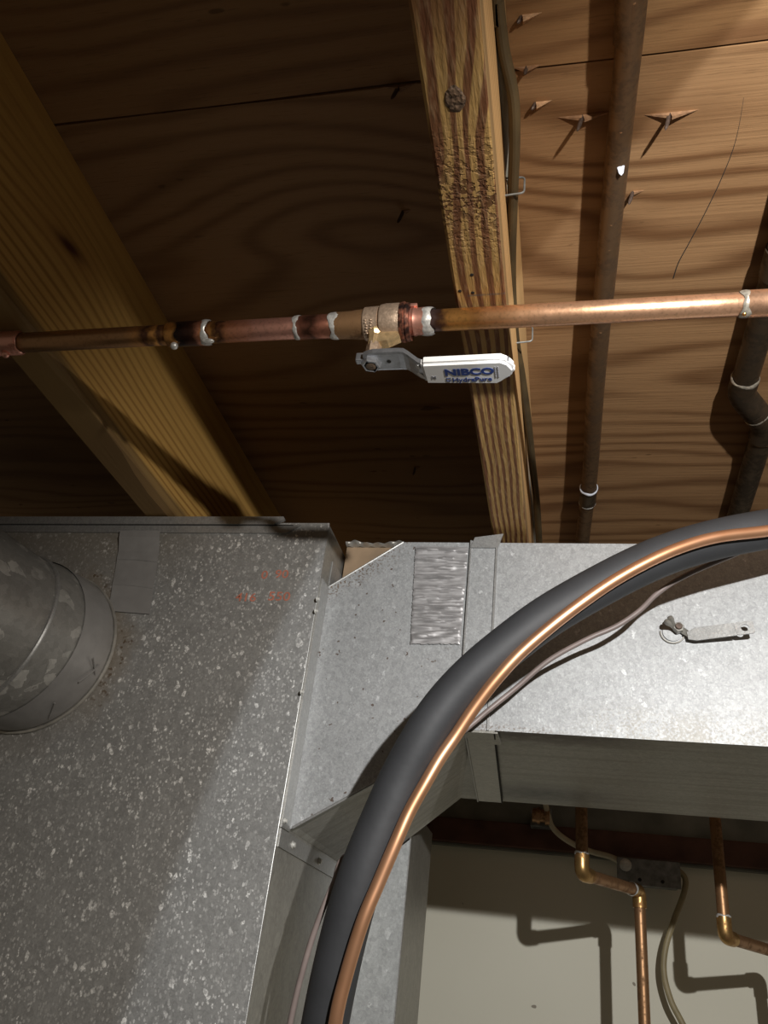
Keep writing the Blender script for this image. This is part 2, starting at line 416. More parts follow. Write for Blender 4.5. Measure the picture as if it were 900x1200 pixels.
# ------------------------------------------------------------------ mesh helpers
def link(name, bm, mat, parent=None, smooth=False, loc=None):
    """verts are given in world space; the mesh is stored relative to its parent (or loc)."""
    me = bpy.data.meshes.new(name)
    off = Vector((0, 0, 0))
    p = parent
    while p is not None:
        off += p.location; p = p.parent
    if loc is not None: off += Vector(loc) - (off if parent is None else Vector((0, 0, 0)))
    bmesh.ops.recalc_face_normals(bm, faces=bm.faces)
    bm.to_mesh(me); bm.free()
    me.transform(Matrix.Translation(-off))
    if smooth:
        for f in me.polygons: f.use_smooth = True
        try: me.set_sharp_from_angle(angle=math.radians(38))
        except Exception: pass
    if mat is not None: me.materials.append(mat)
    o = bpy.data.objects.new(name, me); C.objects.link(o)
    if parent is not None: o.parent = parent
    elif loc is not None: o.location = loc
    return o
def thing(name, label, cat, loc, group=None):
    o = bpy.data.objects.new(name, None); C.objects.link(o); o.location = loc
    o.empty_display_size = 0.02
    o['label'] = label; o['category'] = cat
    if group: o['group'] = group
    return o
def tag(o, label, cat, group=None):
    o['label'] = label; o['category'] = cat
    if group: o['group'] = group
    return o

def box(bm, a, b, bev=0.0):
    a, b = Vector(a), Vector(b)
    r = bmesh.ops.create_cube(bm, size=1.0)
    vs = r['verts']
    for v in vs:
        v.co = Vector([(a[i] + b[i]) / 2 + v.co[i] * (b[i] - a[i]) for i in range(3)])
    if bev:
        es = list({e for v in vs for e in v.link_edges})
        bmesh.ops.bevel(bm, geom=es, offset=bev, segments=2, affect='EDGES', profile=0.5)
    return bm
def boxm(a, b, bev=0.0):
    return box(bmesh.new(), a, b, bev)
def smooth_path(pts, n=8):
    pts = [Vector(p) for p in pts]
    if len(pts) < 3: return pts
    out = []
    P = [pts[0] * 2 - pts[1]] + pts + [pts[-1] * 2 - pts[-2]]
    for i in range(1, len(P) - 2):
        p0, p1, p2, p3 = P[i - 1:i + 3]
        for k in range(n):
            t = k / n
            out.append(0.5 * ((2 * p1) + (p2 - p0) * t + (2 * p0 - 5 * p1 + 4 * p2 - p3) * t * t + (3 * p1 - p0 - 3 * p2 + p3) * t ** 3))
    out.append(pts[-1]); return out
def fillet(pts, rad, n=6):
    pts = [Vector(p) for p in pts]; out = [pts[0]]
    for i in range(1, len(pts) - 1):
        a, b, c = pts[i - 1], pts[i], pts[i + 1]
        u = (a - b); v = (c - b); d = min(rad, u.length * 0.45, v.length * 0.45)
        p, q = b + u.normalized() * d, b + v.normalized() * d
        for k in range(n + 1):
            t = k / n; out.append(p * (1 - t) ** 2 + b * 2 * t * (1 - t) + q * t * t)
    out.append(pts[-1]); return out
def sweep(bm, path, rad, seg=16, sec=None, up=None, cap=True, twist=None):
    """sweep a circle (or the section sec, a list of (side, up) pairs) along path; rad may be a list"""
    path = [Vector(p) for p in path]; n = len(path)
    T = []
    for i in range(n):
        t = path[min(i + 1, n - 1)] - path[max(i - 1, 0)]; T.append(t.normalized())
    u = Vector(up) if up is not None else (Vector((0, 0, 1)) if abs(T[0].z) < 0.9 else Vector((0, 1, 0)))
    rings = []
    for i in range(n):
        if up is not None: u = Vector(up)
        u = (u - T[i] * u.dot(T[i])).normalized(); s = T[i].cross(u)
        r = rad[i] if isinstance(rad, (list, tuple)) else rad
        if sec is None: cs = [(math.cos(2 * PI * k / seg) * r, math.sin(2 * PI * k / seg) * r) for k in range(seg)]
        else: cs = [(a * r, b * r) for a, b in sec]
        rings.append([bm.verts.new(path[i] + s * a + u * b) for a, b in cs])
    m = len(rings[0])
    for i in range(n - 1):
        for k in range(m):
            bm.faces.new((rings[i][k], rings[i][(k + 1) % m], rings[i + 1][(k + 1) % m], rings[i + 1][k]))
    if cap:
        bm.faces.new(rings[0][::-1]); bm.faces.new(rings[-1])
    return bm
def tube(path, rad, seg=16, **k):
    return sweep(bmesh.new(), path, rad, seg, **k)
def turned(bm, a, b, prof, seg=24):
    """solid of revolution from a towards b; prof = [(t along in metres, radius)]"""
    a, b = Vector(a), Vector(b); d = (b - a).normalized()
    return sweep(bm, [a + d * t for t, _ in prof], [max(r, 1e-5) for _, r in prof], seg, up=(d.orthogonal()))
def lathe(a, b, prof, seg=24):
    return turned(bmesh.new(), a, b, prof, seg)
def prism(bm, poly, ax, lo, hi):
    """polygon of 2D points (the other two axes in order) extruded along axis ax"""
    def mk(p, q):
        v = list(p); v.insert(ax, q); return Vector(v)
    A = [bm.verts.new(mk(p, lo)) for p in poly]; B = [bm.verts.new(mk(p, hi)) for p in poly]
    n = len(poly)
    bm.faces.new(A); bm.faces.new(B[::-1])
    for i in range(n): bm.faces.new((A[i], B[i], B[(i + 1) % n], A[(i + 1) % n]))
    return bm
def plate(bm, quad, nrm, th):
    """flat sheet through the given corners, thickness th towards nrm"""
    nrm = Vector(nrm).normalized() * th
    A = [bm.verts.new(Vector(q)) for q in quad]; B = [bm.verts.new(Vector(q) + nrm) for q in quad]
    n = len(quad); bm.faces.new(A); bm.faces.new(B[::-1])
    for i in range(n): bm.faces.new((A[i], B[i], B[(i + 1) % n], A[(i + 1) % n]))
    return bm
def rnd(a): return random.uniform(-a, a)
def lumpy_ring(c, axis, R, width, amp, seed=0, seg=26):
    """an uneven bead of solder round a pipe"""
    rs = random.Random(seed); bm = bmesh.new(); axis = Vector(axis).normalized()
    s = axis.orthogonal().normalized(); t = axis.cross(s); c = Vector(c)
    n1 = [rs.uniform(0, 6.28) for _ in range(4)]
    rings = []
    for j, (wp, rp) in enumerate(((-1, 0.0), (-0.6, 0.8), (0, 1.1), (0.6, 0.8), (1, 0.0))):
        row = []
        for k in range(seg):
            a = 2 * PI * k / seg
            q = 1 + 0.55 * math.sin(3 * a + n1[0]) * 0.5 + 0.5 * math.sin(7 * a + n1[1]) * 0.5
            ww = width * (0.5 + 0.35 * q + 0.25 * math.sin(2 * a + n1[2]))
            row.append(bm.verts.new(c + axis * (wp * ww + amp * 0.4 * math.sin(5 * a + n1[3])) + (s * math.cos(a) + t * math.sin(a)) * (R - 0.0002 + rp * amp * (0.4 + q * 0.6))))
        rings.append(row)
    for j in range(4):
        for k in range(seg): bm.faces.new((rings[j][k], rings[j][(k + 1) % seg], rings[j + 1][(k + 1) % seg], rings[j + 1][k]))
    return bm

ZB, H = 0.427, 0.602          # underside of the joists, underside of the subfloor
YW = 1.60                     # back wall

# ------------------------------------------------------------------ setting
ceil = link('ceiling', boxm((-1.6, -0.8, H + 0.019), (1.2, YW + 0.2, H + 0.035)), MT['ply_b']); ceil['kind'] = 'structure'
def sheet(y0, y1, mat, sag):
    bm = bmesh.new(); nx, ny = 40, 8
    g = [[bm.verts.new((-1.6 + 2.8 * i / nx, y0 + (y1 - y0) * j / ny, H + 0.0008 * math.sin(i * 1.3 + y0 * 9) * (1 if j in (0, ny) else 0) + sag * (j / ny) * 0)) for j in range(ny + 1)] for i in range(nx + 1)]
    for i in range(nx):
        for j in range(ny): bm.faces.new((g[i][j], g[i][j + 1], g[i + 1][j + 1], g[i + 1][j]))
    r = bmesh.ops.extrude_face_region(bm, geom=bm.faces[:])
    for v in [q for q in r['geom'] if isinstance(q, bmesh.types.BMVert)]: v.co.z = H + 0.0185
    return link('plywood_sheet', bm, mat, ceil)
sheet(-0.8, 0.3585, MT['ply_a'], 0); sheet(0.3605, YW + 0.2, MT['ply_b'], 0)
# long drying crack in the sheet right of the brown pipe
pc = [on(u, v, 2, H - 0.0001) for u, v in ((876, 60), (872, 110), (862, 165), (846, 208), (826, 250), (808, 284), (795, 308), (789, 326))]
cr = link('crack', sweep(bmesh.new(), smooth_path(pc, 6), [0.0002 + 0.0003 * (i / 42) for i in range(43)], 6), MT['dark_gap'], ceil)

wb = link('wall_back', boxm((-1.6, YW, -1.6), (1.2, YW + 0.1, 0.245)), MT['wall']); wb['kind'] = 'structure'
rm = link('trim_1', boxm((-1.6, YW - 0.012, 0.288), (1.2, YW + 0.1, H)), MT['rim']); rm['kind'] = 'structure'
bd = link('trim_2', boxm((-1.6, YW - 0.03, 0.247), (1.2, YW + 0.1, 0.288), 0.002), MT['board']); bd['kind'] = 'structure'
b3 = link('trim_3', boxm((-1.6, YW - 0.016, 0.243), (1.2, YW + 0.05, 0.2465)), MT['rim']); b3['kind'] = 'structure'
fl = link('floor', boxm((-1.6, -0.8, -1.7), (1.2, YW + 0.1, -1.6)), MT['floor']); fl['kind'] = 'structure'

# ------------------------------------------------------------------ joists
def joist_mesh(x0, x1, wane=0.0, skew=0.0):
    bm = bmesh.new(); ny = 60; y0, y1 = -0.7, YW - 0.015
    rows = []
    for j in range(ny + 1):
        y = y0 + (y1 - y0) * j / ny
        w_ = wane * (0.6 + 0.4 * math.sin(y * 9) + 0.25 * math.sin(y * 31)) if wane else 0.0015
        w_ = max(w_, 0.001); k = skew * y
        sec = [(x0 + k, H - 0.0003), (x0 + k, ZB + 0.002), (x0 + k + 0.002, ZB), (x1 + k - w_ * 1.0, ZB), (x1 + k - w_ * 0.25, ZB + w_ * 0.35), (x1 + k, ZB + w_ * 1.1), (x1 + k, H - 0.0003)]
        rows.append([bm.verts.new((a, y, b)) for a, b in sec])
    n = 7
    for j in range(ny):
        for k in range(n): bm.faces.new((rows[j][k], rows[j][(k + 1) % n], rows[j + 1][(k + 1) % n], rows[j + 1][k]))
    bm.faces.new(rows[0]); bm.faces.new(rows[-1][::-1])
    return bm
j1 = link('floor_joist', joist_mesh(-0.464, -0.4275, 0.014), MT['joist_side'])
tag(j1, 'yellow pine floor joist with knot and worn lower edge, above the round duct at left', 'joist')
j2 = link('floor_joist', joist_mesh(-0.0785, -0.0425, 0.0, 0.0), MT['joist_edge'])
tag(j2, 'striped wooden floor joist in the middle, behind the valve, with a round knot', 'joist')
j2.data.materials.append(MT['lumber'])
for f in j2.data.polygons:
    if abs(f.normal.x) > 0.8: f.material_index = 1
kb = on(533, 116, 2, ZB)
bm = bmesh.new()
for r, z in ((0.0062, 0.0), (0.0056, 0.0010), (0.0040, 0.0004)):
    pass
knot = link('knot', lathe(kb + Vector((0, 0, 0.002)), kb - Vector((0, 0, 0.01)), [(0, 0.0058), (0.0020, 0.0058), (0.0026, 0.0046), (0.0022, 0.0036), (0.0025, 0.0018), (0.0024, 0.0001)], 18), MT['knot'], j2)
for v in knot.data.vertices: v.co.x += rnd(0.0005); v.co.y = kb.y + (v.co.y - kb.y) * 1.35 + rnd(0.0006)
for (u, v) in ((539, 341), (554, 343), (553, 322)):
    p = on(u, v, 2, ZB)
    link('nail_hole', lathe(p + Vector((0, 0, 0.001)), p - Vector((0, 0, 0.01)), [(0, 0.0013), (0.0012, 0.0013), (0.0013, 0.0005)], 8), MT['dark_gap'], j2)

# ------------------------------------------------------------------ cables on the joist with staples
zc = 0.49
def cable(name, pts, half, mat, label):
    o = link(name, sweep(bmesh.new(), smooth_path(pts, 8), 1.0, sec=[(math.cos(a) * half[0], math.sin(a) * half[1]) for a in [2 * PI * k / 14 for k in range(14)]], up=(0, 0, 1)), mat, None, True, loc=pts[0])
    return tag(o, label, 'cable')
def cpt(u, v, x): return on(u, v, 0, x)
xj = -0.0425
dk = [(577, -60, .5), (583, 0, .5), (590, 57, .5), (601, 110, .497), (603, 160, .492), (601, 225, .488), (599, 300, .488), (600, 352, .488), (604, 400, .49), (611, 440, .49), (618, 490, .49), (624, 545, .49), (629, 590, .485), (632, 640, .48), (634, 700, .48)]
cable('electrical_cable', [Vector((xj + .005, -0.65, .5)), Vector((xj + .005, -0.2, .5))] + [on(u, v, 2, z) for u, v, z in dk] + [Vector((xj + .008, 1.55, .485))], (0.0038, 0.0062), MT['cable_dark'], 'dark brown electrical cable bowing out from the right side of the middle joist')
gk = [(568, -60), (574, 0), (581, 57), (588, 115), (592, 180), (592, 226), (594, 300), (598, 352), (602, 398), (607, 470), (615, 545), (622, 600), (629, 660)]
cable('electrical_cable', [Vector((xj + .005, -0.65, .512)), Vector((xj + .005, -0.2, .512))] + [on(u, v, 2, 0.505) for u, v in gk] + [Vector((xj + .008, 1.55, .505))], (0.0040, 0.0050), MT['cable_gray'], 'thin gray flat cable between the middle joist and the dark brown cable')
for i, (u, v) in enumerate(((590, 223), (604, 396))):
    p = on(u, v, 2, 0.486)
    q = Vector((xj, p.y, 0.486))
    bm = tube(fillet([q + Vector((-0.004, 0, -0.006)), q + Vector((0.013, 0, -0.0045)), q + Vector((0.013, 0, 0.012)), q + Vector((-0.004, 0, 0.013))], 0.003), 0.0007, 8)
    tag(link('cable_staple', bm, MT['box'], None, True, loc=q), ('wire staple holding the cables to the joist, above the copper pipe', 'wire staple holding the cables to the joist, just under the copper pipe')[i], 'staple')

# ------------------------------------------------------------------ brown pipe along the joist bay
R2 = 0.0095
pp = [Vector((0.055, -0.5, 0.586)), on(742, -60, 2, 0.586), on(742, 0, 2, 0.586), on(727, 150, 2, 0.586), on(712, 300, 2, 0.586), on(699, 440, 2, 0.584), on(691, 560, 2, 0.58), on(682, 640, 2, 0.576), on(672, 760, 2, 0.57), Vector((0.005, 1.56, 0.565))]
t = thing('copper_pipe', 'long dull brown copper pipe running up the right-hand bay under the plywood', 'pipe', pp[0])
link('pipe', tube(smooth_path(pp, 8), R2, 20), MT['cu_joist'], t, True)
a = on(690, 572, 2, 0.58); b = on(684.5, 625, 2, 0.577); d = (b - a).normalized()
link('coupling', lathe(a, b, [(0, 0.008), (0, 0.0108), (0.033, 0.0108), (0.033, 0.008)], 20), MT['cu_black'], t, True)
link('solder', lumpy_ring(a, d, 0.0106, 0.0024, 0.0012, 3), MT['paint'], t, True)
link('solder', lumpy_ring(a + d * 0.033, d, 0.0102, 0.0018, 0.0009, 4), MT['solder'], t, True)
for k, (u, v, s) in enumerate(((736.5, 200, 1.2), (732, 160, 0.8), (720, 268, 0.8), (718, 297, 0.8), (741, 52, 0.7), (744, 12, 0.7), (708, 392, 0.8))):
    p = on(u, v, 2, 0.577); n = ray(u, v).normalized()
    cen = min(smooth_path(pp, 8), key=lambda q: abs(q.y - p.y))
    bm = bmesh.new()
    bmesh.ops.create_uvsphere(bm, u_segments=10, v_segments=6, radius=1.0)
    nr = Vector((0.25 if k == 0 else 0.0, -0.62, -0.76)).normalized()
    for vv in bm.verts:
        vv.co = Vector((vv.co.x * 0.0026 * s, vv.co.y * (0.0075 if k == 0 else 0.0046) * s, vv.co.z * 0.0009)); vv.co.rotate(Vector((0, 0, -1)).rotation_difference(nr)); vv.co += Vector((cen.x, p.y, cen.z)) + nr * 0.0095
    link('paint_spot', bm, MT['paint'] if k == 0 else MT['cu_dull'], t, True)

# ------------------------------------------------------------------ black tarnished pipe at the right edge
R3 = 0.0128
ze = 0.586
A0, A1, A2, A3 = on(956, 160, 2, ze), on(868, 462, 2, ze), on(897, 497, 2, ze), on(855, 625, 2, ze)
A4 = on(838, 690, 2, ze)
t = thing('water_pipe', 'black tarnished copper pipe with a double elbow at the right edge under the plywood', 'pipe', A0)
pth = fillet([A0, A1, A2, A4], 0.016, 8)
link('pipe', tube([A0 + (A0 - A1).normalized() * 0.75, A1 + (A0 - A1).normalized() * 0.014], R3, 22), MT['cu_black'], t, True)
link('elbow', tube(fillet([A1 + (A0 - A1).normalized() * 0.026, A1, (A1 + A2) / 2], 0.02, 8), R3 + 0.0015, 22), MT['cu_black'], t, True)
link('elbow', tube(fillet([(A1 + A2) / 2 + (A2 - A1) * 0.02, A2, A2 + (A4 - A2).normalized() * 0.024], 0.02, 8), R3 + 0.0015, 22), MT['cu_black'], t, True)
link('pipe', tube([A2 + (A4 - A2).normalized() * 0.01, A4 + (A4 - A2).normalized() * 0.45], R3, 22), MT['cu_black'], t, True)
d = (A0 - A1).normalized()
link('solder', lumpy_ring(A1 + d * 0.026, d, R3 + 0.0006, 0.0032, 0.0012, 5), MT['solder_old'], t, True)
d2 = (A4 - A2).normalized()
link('solder', lumpy_ring((A1 + A2) / 2 + (A2 - A1) * 0.15, (A2 - A1), R3 + 0.001, 0.0022, 0.0010, 6), MT['solder_old'], t, True)
link('solder', lumpy_ring(A2 + d2 * 0.024, d2, R3 + 0.0005, 0.0026, 0.0009, 7), MT['cu_dull'], t, True)
a = on(909, 322, 2, ze)
link('coupling', lathe(a, a + d, [(0, R3), (0, R3 + 0.0016), (0.03, R3 + 0.0016), (0.03, R3)], 22), MT['cu_black'], t, True)

# ------------------------------------------------------------------ main copper run under the joists
X = Vector((1, 0, 0)); RP = 0.00795
def seg(parent, u0, u1, r, mat, name='pipe', bev=True):
    a, b = ax(u0), ax(u1); L = (b - a).length
    pr = [(0, r * 0.55), (0, r - 0.0003), (0.0004, r), (L - 0.0004, r), (L, r - 0.0003), (L, r * 0.55)]
    return link(name, lathe(a, b, pr, 28), mat, parent, True)
tl = thing('copper_pipe', 'short soldered copper pipe left of the valve, brown then pink with scorch marks', 'pipe', ax(200))
seg(tl, -700, 24, 0.0098, MT['cu_pink'], 'coupling')
seg(tl, 22, 202, RP, MT['cu_left'])
seg(tl, 198, 244, 0.0096, MT['cu_left'], 'coupling')
seg(tl, 244, 392, RP + 0.0003, MT['cu_left'])
seg(tl, 350, 392, RP + 0.0010, MT['cu_left'], 'coupling')
link('solder', lumpy_ring(ax(243), X, 0.0092, 0.0036, 0.0009, 11), MT['solder'], tl, True)
link('solder', lumpy_ring(ax(350), X, 0.0086, 0.0030, 0.0007, 12), MT['solder'], tl, True)
link('solder', lumpy_ring(ax(24), X, 0.0085, 0.0020, 0.0010, 13), MT['cu_pink'], tl, True)
def blob(parent, c, r, mat, name='solder_drip', sq=(1, 1, 1)):
    bm = bmesh.new(); bmesh.ops.create_uvsphere(bm, u_segments=16, v_segments=10, radius=r)
    for v in bm.verts: v.co = Vector((v.co.x * sq[0], v.co.y * sq[1], v.co.z * sq[2])) + Vector(c)
    return link(name, bm, mat, parent, True)
blob(tl, ax(208) + Vector((0, 0.0005, -0.0112)), 0.0030, MT['solder'])
blob(tl, ax(11) + Vector((0, 0.001, -0.0105)), 0.0032, MT['cu_pink'])
blob(tl, ax(246) + Vector((0.001, -0.001, -0.0096)), 0.0026, MT['solder'], sq=(2.0, 1, 0.7))

# ball valve
tv = thing('ball_valve', 'cast bronze ball valve with a white-gripped steel lever on the copper pipe', 'valve', ax(447))
def rings(u0, u1, pr, mat, name):
    a, b = ax(u0), ax(u1); L = (b - a).length
    return link(name, lathe(a, b, [(t_ * L, r_) for t_, r_ in pr], 36), mat, tv, True)
rings(392, 430, [(0, .006), (0, .0096), (.1, .0099), (.55, .0101), (.7, .0106), (1, .0110), (1, .006)], MT['cu_dull'], 'solder_cup')
rings(427, 472, [(0, .008), (0, .0108), (.05, .0122), (.40, .0125), (.41, .0115), (.46, .0115), (.47, .0134), (.60, .0140), (.93, .0140), (1, .0132), (1, .008)], MT['bronze'], 'valve_body')
rings(471, 482, [(0, .008), (0, .0142), (.25, .0147), (.4, .0147), (.45, .0133), (.6, .0133), (.65, .0140), (1, .0134), (1, .008)], MT['cu_scorch'], 'end_flange')
rings(481, 498, [(0, .006), (0, .0098), (.2, .0098), (.3, .0104), (.5, .0098), (1, .0100), (1, .006)], MT['cu_pink'], 'solder_cup')
link('solder', lumpy_ring(ax(394), X, 0.0096, 0.0042, 0.0006, 21), MT['solder'], tv, True)
link('solder', lumpy_ring(ax(501), X, 0.0094, 0.0050, 0.0011, 23), MT['solder'], tv, True)
pa = ax(481) + Vector((0, -0.0070, 0.0085))
link('lug', boxm(pa - Vector((0.001, 0.0018, 0.0015)), pa + Vector((0.0055, 0.0018, 0.0015)), 0.0006), MT['cu_pink'], tv, True)
# embossed cast marks on the body
for k in range(16):
    aa = math.radians(-150 + (k % 8) * 9); xx = ax(433 + (k // 8) * 6).x
    c = Vector((xx + rnd(0.0006), YP + math.cos(aa) * 0.0124, ZP + math.sin(aa) * 0.0124))
    blob(tv, c, 0.0009, MT['bronze'], 'cast_mark', (1.1, 0.7, 0.8))
# neck and stem going down
sc_ = ax(443); sx = sc_.x; sy = YP - 0.001
zl = 0.3795                                # underside of the lever plate
link('neck', lathe(Vector((sx, sy, ZP - 0.007)), Vector((sx, sy, 0)), [(0, .0075), (.004, .0066), (.007, .0052), (.0165, .0050), (.0165, .002)], 8), MT['brass'], tv)
bm = bmesh.new(); prism(bm, [(sx + 0.001, ZP - 0.011), (sx + 0.016, ZP - 0.012), (sx + 0.0185, ZP - 0.0165), (sx + 0.010, ZP - 0.021), (sx + 0.001, ZP - 0.0225)], 1, sy - 0.004, sy + 0.004)
link('stop_lug', bm, MT['brass'], tv)
link('packing_nut', lathe(Vector((sx, sy, ZP - 0.0215)), Vector((sx, sy, 0)), [(0, .0050), (.0, .0054), (.009, .0054), (.0095, .005), (.0095, .002)], 6), MT['bronze'], tv)
link('stem', lathe(Vector((sx, sy, ZP - 0.03)), Vector((sx, sy, 0)), [(0, .0035), (.0095, .0035), (.0098, .003)], 20), MT['bronze'], tv, True)
# lever plate: flat part round the stem, sloped part, then the grip
W = 0.0092
x0 = sx - 0.0052; x1 = ax(479).x; x2 = ax(503).x; x3 = ax(604).x + 0.0015
zg = 0.3665
top = [(x0, zl + .0026), (x1, zl + .0026), (x2, zg + .0026 + .002), (x3 - .004, zg + .0046)]
th = 0.0024
lev_y = sy + 0.0005
bm = bmesh.new()
outl = []
N = 28
def lev_z(x):
    if x < x1: return zl
    if x < x2:
        t_ = (x - x1) / (x2 - x1); return zl + (zg + .002 - zl) * (t_ * t_ * (3 - 2 * t_) * .5 + t_ * .5)
    return zg + .002
rows = []
for i in range(N + 1):
    x = x0 + (x3 - 0.004 - x0) * i / N
    wd = W * (0.72 + 0.28 * min(1, (x - x0) / 0.006)) if x < x1 else W * (1 - 0.12 * min(1, max(0, (x - x1) / (x2 - x1))))
    rows.append([bm.verts.new((x, lev_y + s_ * wd, lev_z(x) + dz)) for s_, dz in ((-1, -.0012), (-1, th), (-.86, th), (-.86, 0.0003), (.86, 0.0003), (.86, th), (1, th), (1, -.0012), (.8, -.0018), (-.8, -.0018))])
m_ = len(rows[0])
for i in range(N):
    for k in range(m_): bm.faces.new((rows[i][k], rows[i][(k + 1) % m_], rows[i + 1][(k + 1) % m_], rows[i + 1][k]))
bm.faces.new(rows[0]); bm.faces.new(rows[-1][::-1])
lever = link('lever', bm, MT['steel'], tv)
# small hole in the lever and two pierced ovals showing the grip core
def disc(parent, c, nrm, r1, r2, mat, name, th_=0.0006, along=(1, 0, 0)):
    nrm = Vector(nrm).normalized(); s = Vector(along); s = (s - nrm * s.dot(nrm)).normalized(); q = nrm.cross(s)
    return link(name, plate(bmesh.new(), [Vector(c) + s * math.cos(a) * r1 + q * math.sin(a) * r2 for a in [2 * PI * k / 16 for k in range(16)]], nrm, th_), mat, parent)
disc(lever, (sx + 0.0125, lev_y - 0.0005, zl - .0019), (0, 0, -1), 0.0016, 0.0016, MT['dark_gap'], 'hole', 0.0002)
sl = Vector((x1 - x2, 0, lev_z(x1) - lev_z(x2))).cross(Vector((0, 1, 0))).normalized()
if sl.z > 0: sl = -sl
for (fx, yy, r1) in ((0.80, -0.0040, 0.0022), (0.86, 0.0040, 0.0032)):
    xx = x1 + (x2 - x1) * fx
    disc(lever, Vector((xx, lev_y + yy, lev_z(xx) - .0017)), (sl.x, 0, sl.z), r1, 0.0019, MT['vinyl'], 'slot_fill', 0.0004)
link('lever_nut', lathe(Vector((sx, sy, zl - .001)), Vector((sx, sy, 0)), [(0, .0062), (.0, .0070), (.0042, .0070), (.005, .0062), (.005, .0048), (.0040, .0048), (.0040, .001)], 6), MT['steel'], tv)
link('stem_end', lathe(Vector((sx, sy, zl - .004)), Vector((sx, sy, 0)), [(0, .0044), (.0016, .0044), (.0020, .0036), (.0020, .0005)], 20), MT['bronze'], tv, True)
link('lever_stop', boxm((x0 - 0.0062, lev_y - .0035, zl - .002), (x0 + .004, lev_y + .0015, zl + .005), 0.0008), MT['steel'], tv)
# white grip
bm = bmesh.new()
gl = x2 - 0.0005; gr = x3; gw = 0.0112
outline = [(gl, -gw * .97), (gr - .009, -gw), (gr - .004, -gw * .72), (gr, -gw * .1), (gr - .001, gw * .3), (gr - .009, gw * .98), (gr - .013, gw), (gl + .001, gw * .92)]
zb_, zt_ = zg - 0.0020, zg + 0.0062
vb = [bm.verts.new((x, lev_y + y, zb_)) for x, y in outline]; vt = [bm.verts.new((x, lev_y + y, zt_)) for x, y in outline]
bm.faces.new(vb[::-1]); bm.faces.new(vt)
for i in range(len(vb)): bm.faces.new((vb[i], vb[(i + 1) % 8], vt[(i + 1) % 8], vt[i]))
bmesh.ops.bevel(bm, geom=bm.edges[:], offset=0.0020, segments=4, affect='EDGES')
grip = link('grip', bm, MT['vinyl'], tv, True)
def text_part(name, body, loc, size, mat, parent, xdir, ydir, bold=0.0, sx_=1.0, shear=0.0):
    cu = bpy.data.curves.new(name, 'FONT'); cu.body = body; cu.size = size; cu.align_x = 'LEFT'; cu.align_y = 'CENTER'
    cu.offset = bold; cu.extrude = 0.00008; cu.shear = shear; cu.resolution_u = 3
    to = bpy.data.objects.new(name, cu); C.objects.link(to)
    dg = bpy.context.evaluated_depsgraph_get(); me = bpy.data.meshes.new_from_object(to.evaluated_get(dg))
    bpy.data.objects.remove(to); bpy.data.curves.remove(cu)
    xd = Vector(xdir).normalized(); yd = Vector(ydir).normalized(); zd = xd.cross(yd)
    off = Vector((0, 0, 0)); p = parent
    while p is not None: off += p.location; p = p.parent
    for v in me.vertices: v.co = Vector(loc) + xd * v.co.x * sx_ + yd * v.co.y + zd * v.co.z - off
    me.materials.clear(); me.materials.append(mat)
    o = bpy.data.objects.new(name, me); C.objects.link(o); o.parent = parent; return o
zt2 = zb_ - 0.00012
gx = ax(529).x
text_part('lettering', 'NIBCO', (gx - 0.001, lev_y - 0.0012, zt2), 0.0088, MT['ink'], grip, (1, 0, 0), (0, -1, 0), 0.00038, 1.22)
text_part('lettering', 'HydraPure', (gx + 0.0035, lev_y + 0.0066, zt2), 0.0062, MT['ink'], grip, (1, 0, 0), (0, -1, 0), 0.00010, 1.0)
text_part('lettering', 'M', (gl + 0.0062, lev_y + 0.003, zt2), 0.0042, MT['ink_gray'], grip, (1, 0, 0), (0, -1, 0), 0.0001)
for k in range(2):
    bm = bmesh.new()
    for j in range(7): box(bm, (gr - .0135 + k * .0018, lev_y - .0055 + j * .0016, zt2 - .0001), (gr - .0127 + k * .0018, lev_y - .0045 + j * .0016, zt2 + .0001))
    link('fine_print', bm, MT['ink_gray'], grip)
bm = bmesh.new()                          # little outlined square mark left of the second line
for a_, b_ in (((0, 0), (.0030, .0004)), ((0, .0028), (.0030, .0032)), ((0, 0), (.0004, .0032)), ((.0026, 0), (.0030, .0032))):
    box(bm, (gx - 0.0005 + a_[0], lev_y + .0042 + a_[1], zt2 - .0001), (gx - 0.0005 + b_[0], lev_y + .0042 + b_[1], zt2 + .0001))
link('square_mark', bm, MT['ink'], grip)

tr = thing('copper_pipe', 'bright copper pipe right of the valve, crossing under the middle joist', 'pipe', ax(700))
seg(tr, 497, 876, RP, MT['cu_right'])
seg(tr, 873, 1250, 0.0090, MT['cu_right'], 'coupling')
link('solder', lumpy_ring(ax(873), X, 0.0086, 0.0036, 0.0008, 25), MT['solder_old'], tr, True)
blob(tr, ax(876) + Vector((-.003, 0.000, -0.0088)), 0.0015, MT['cu_amber'])

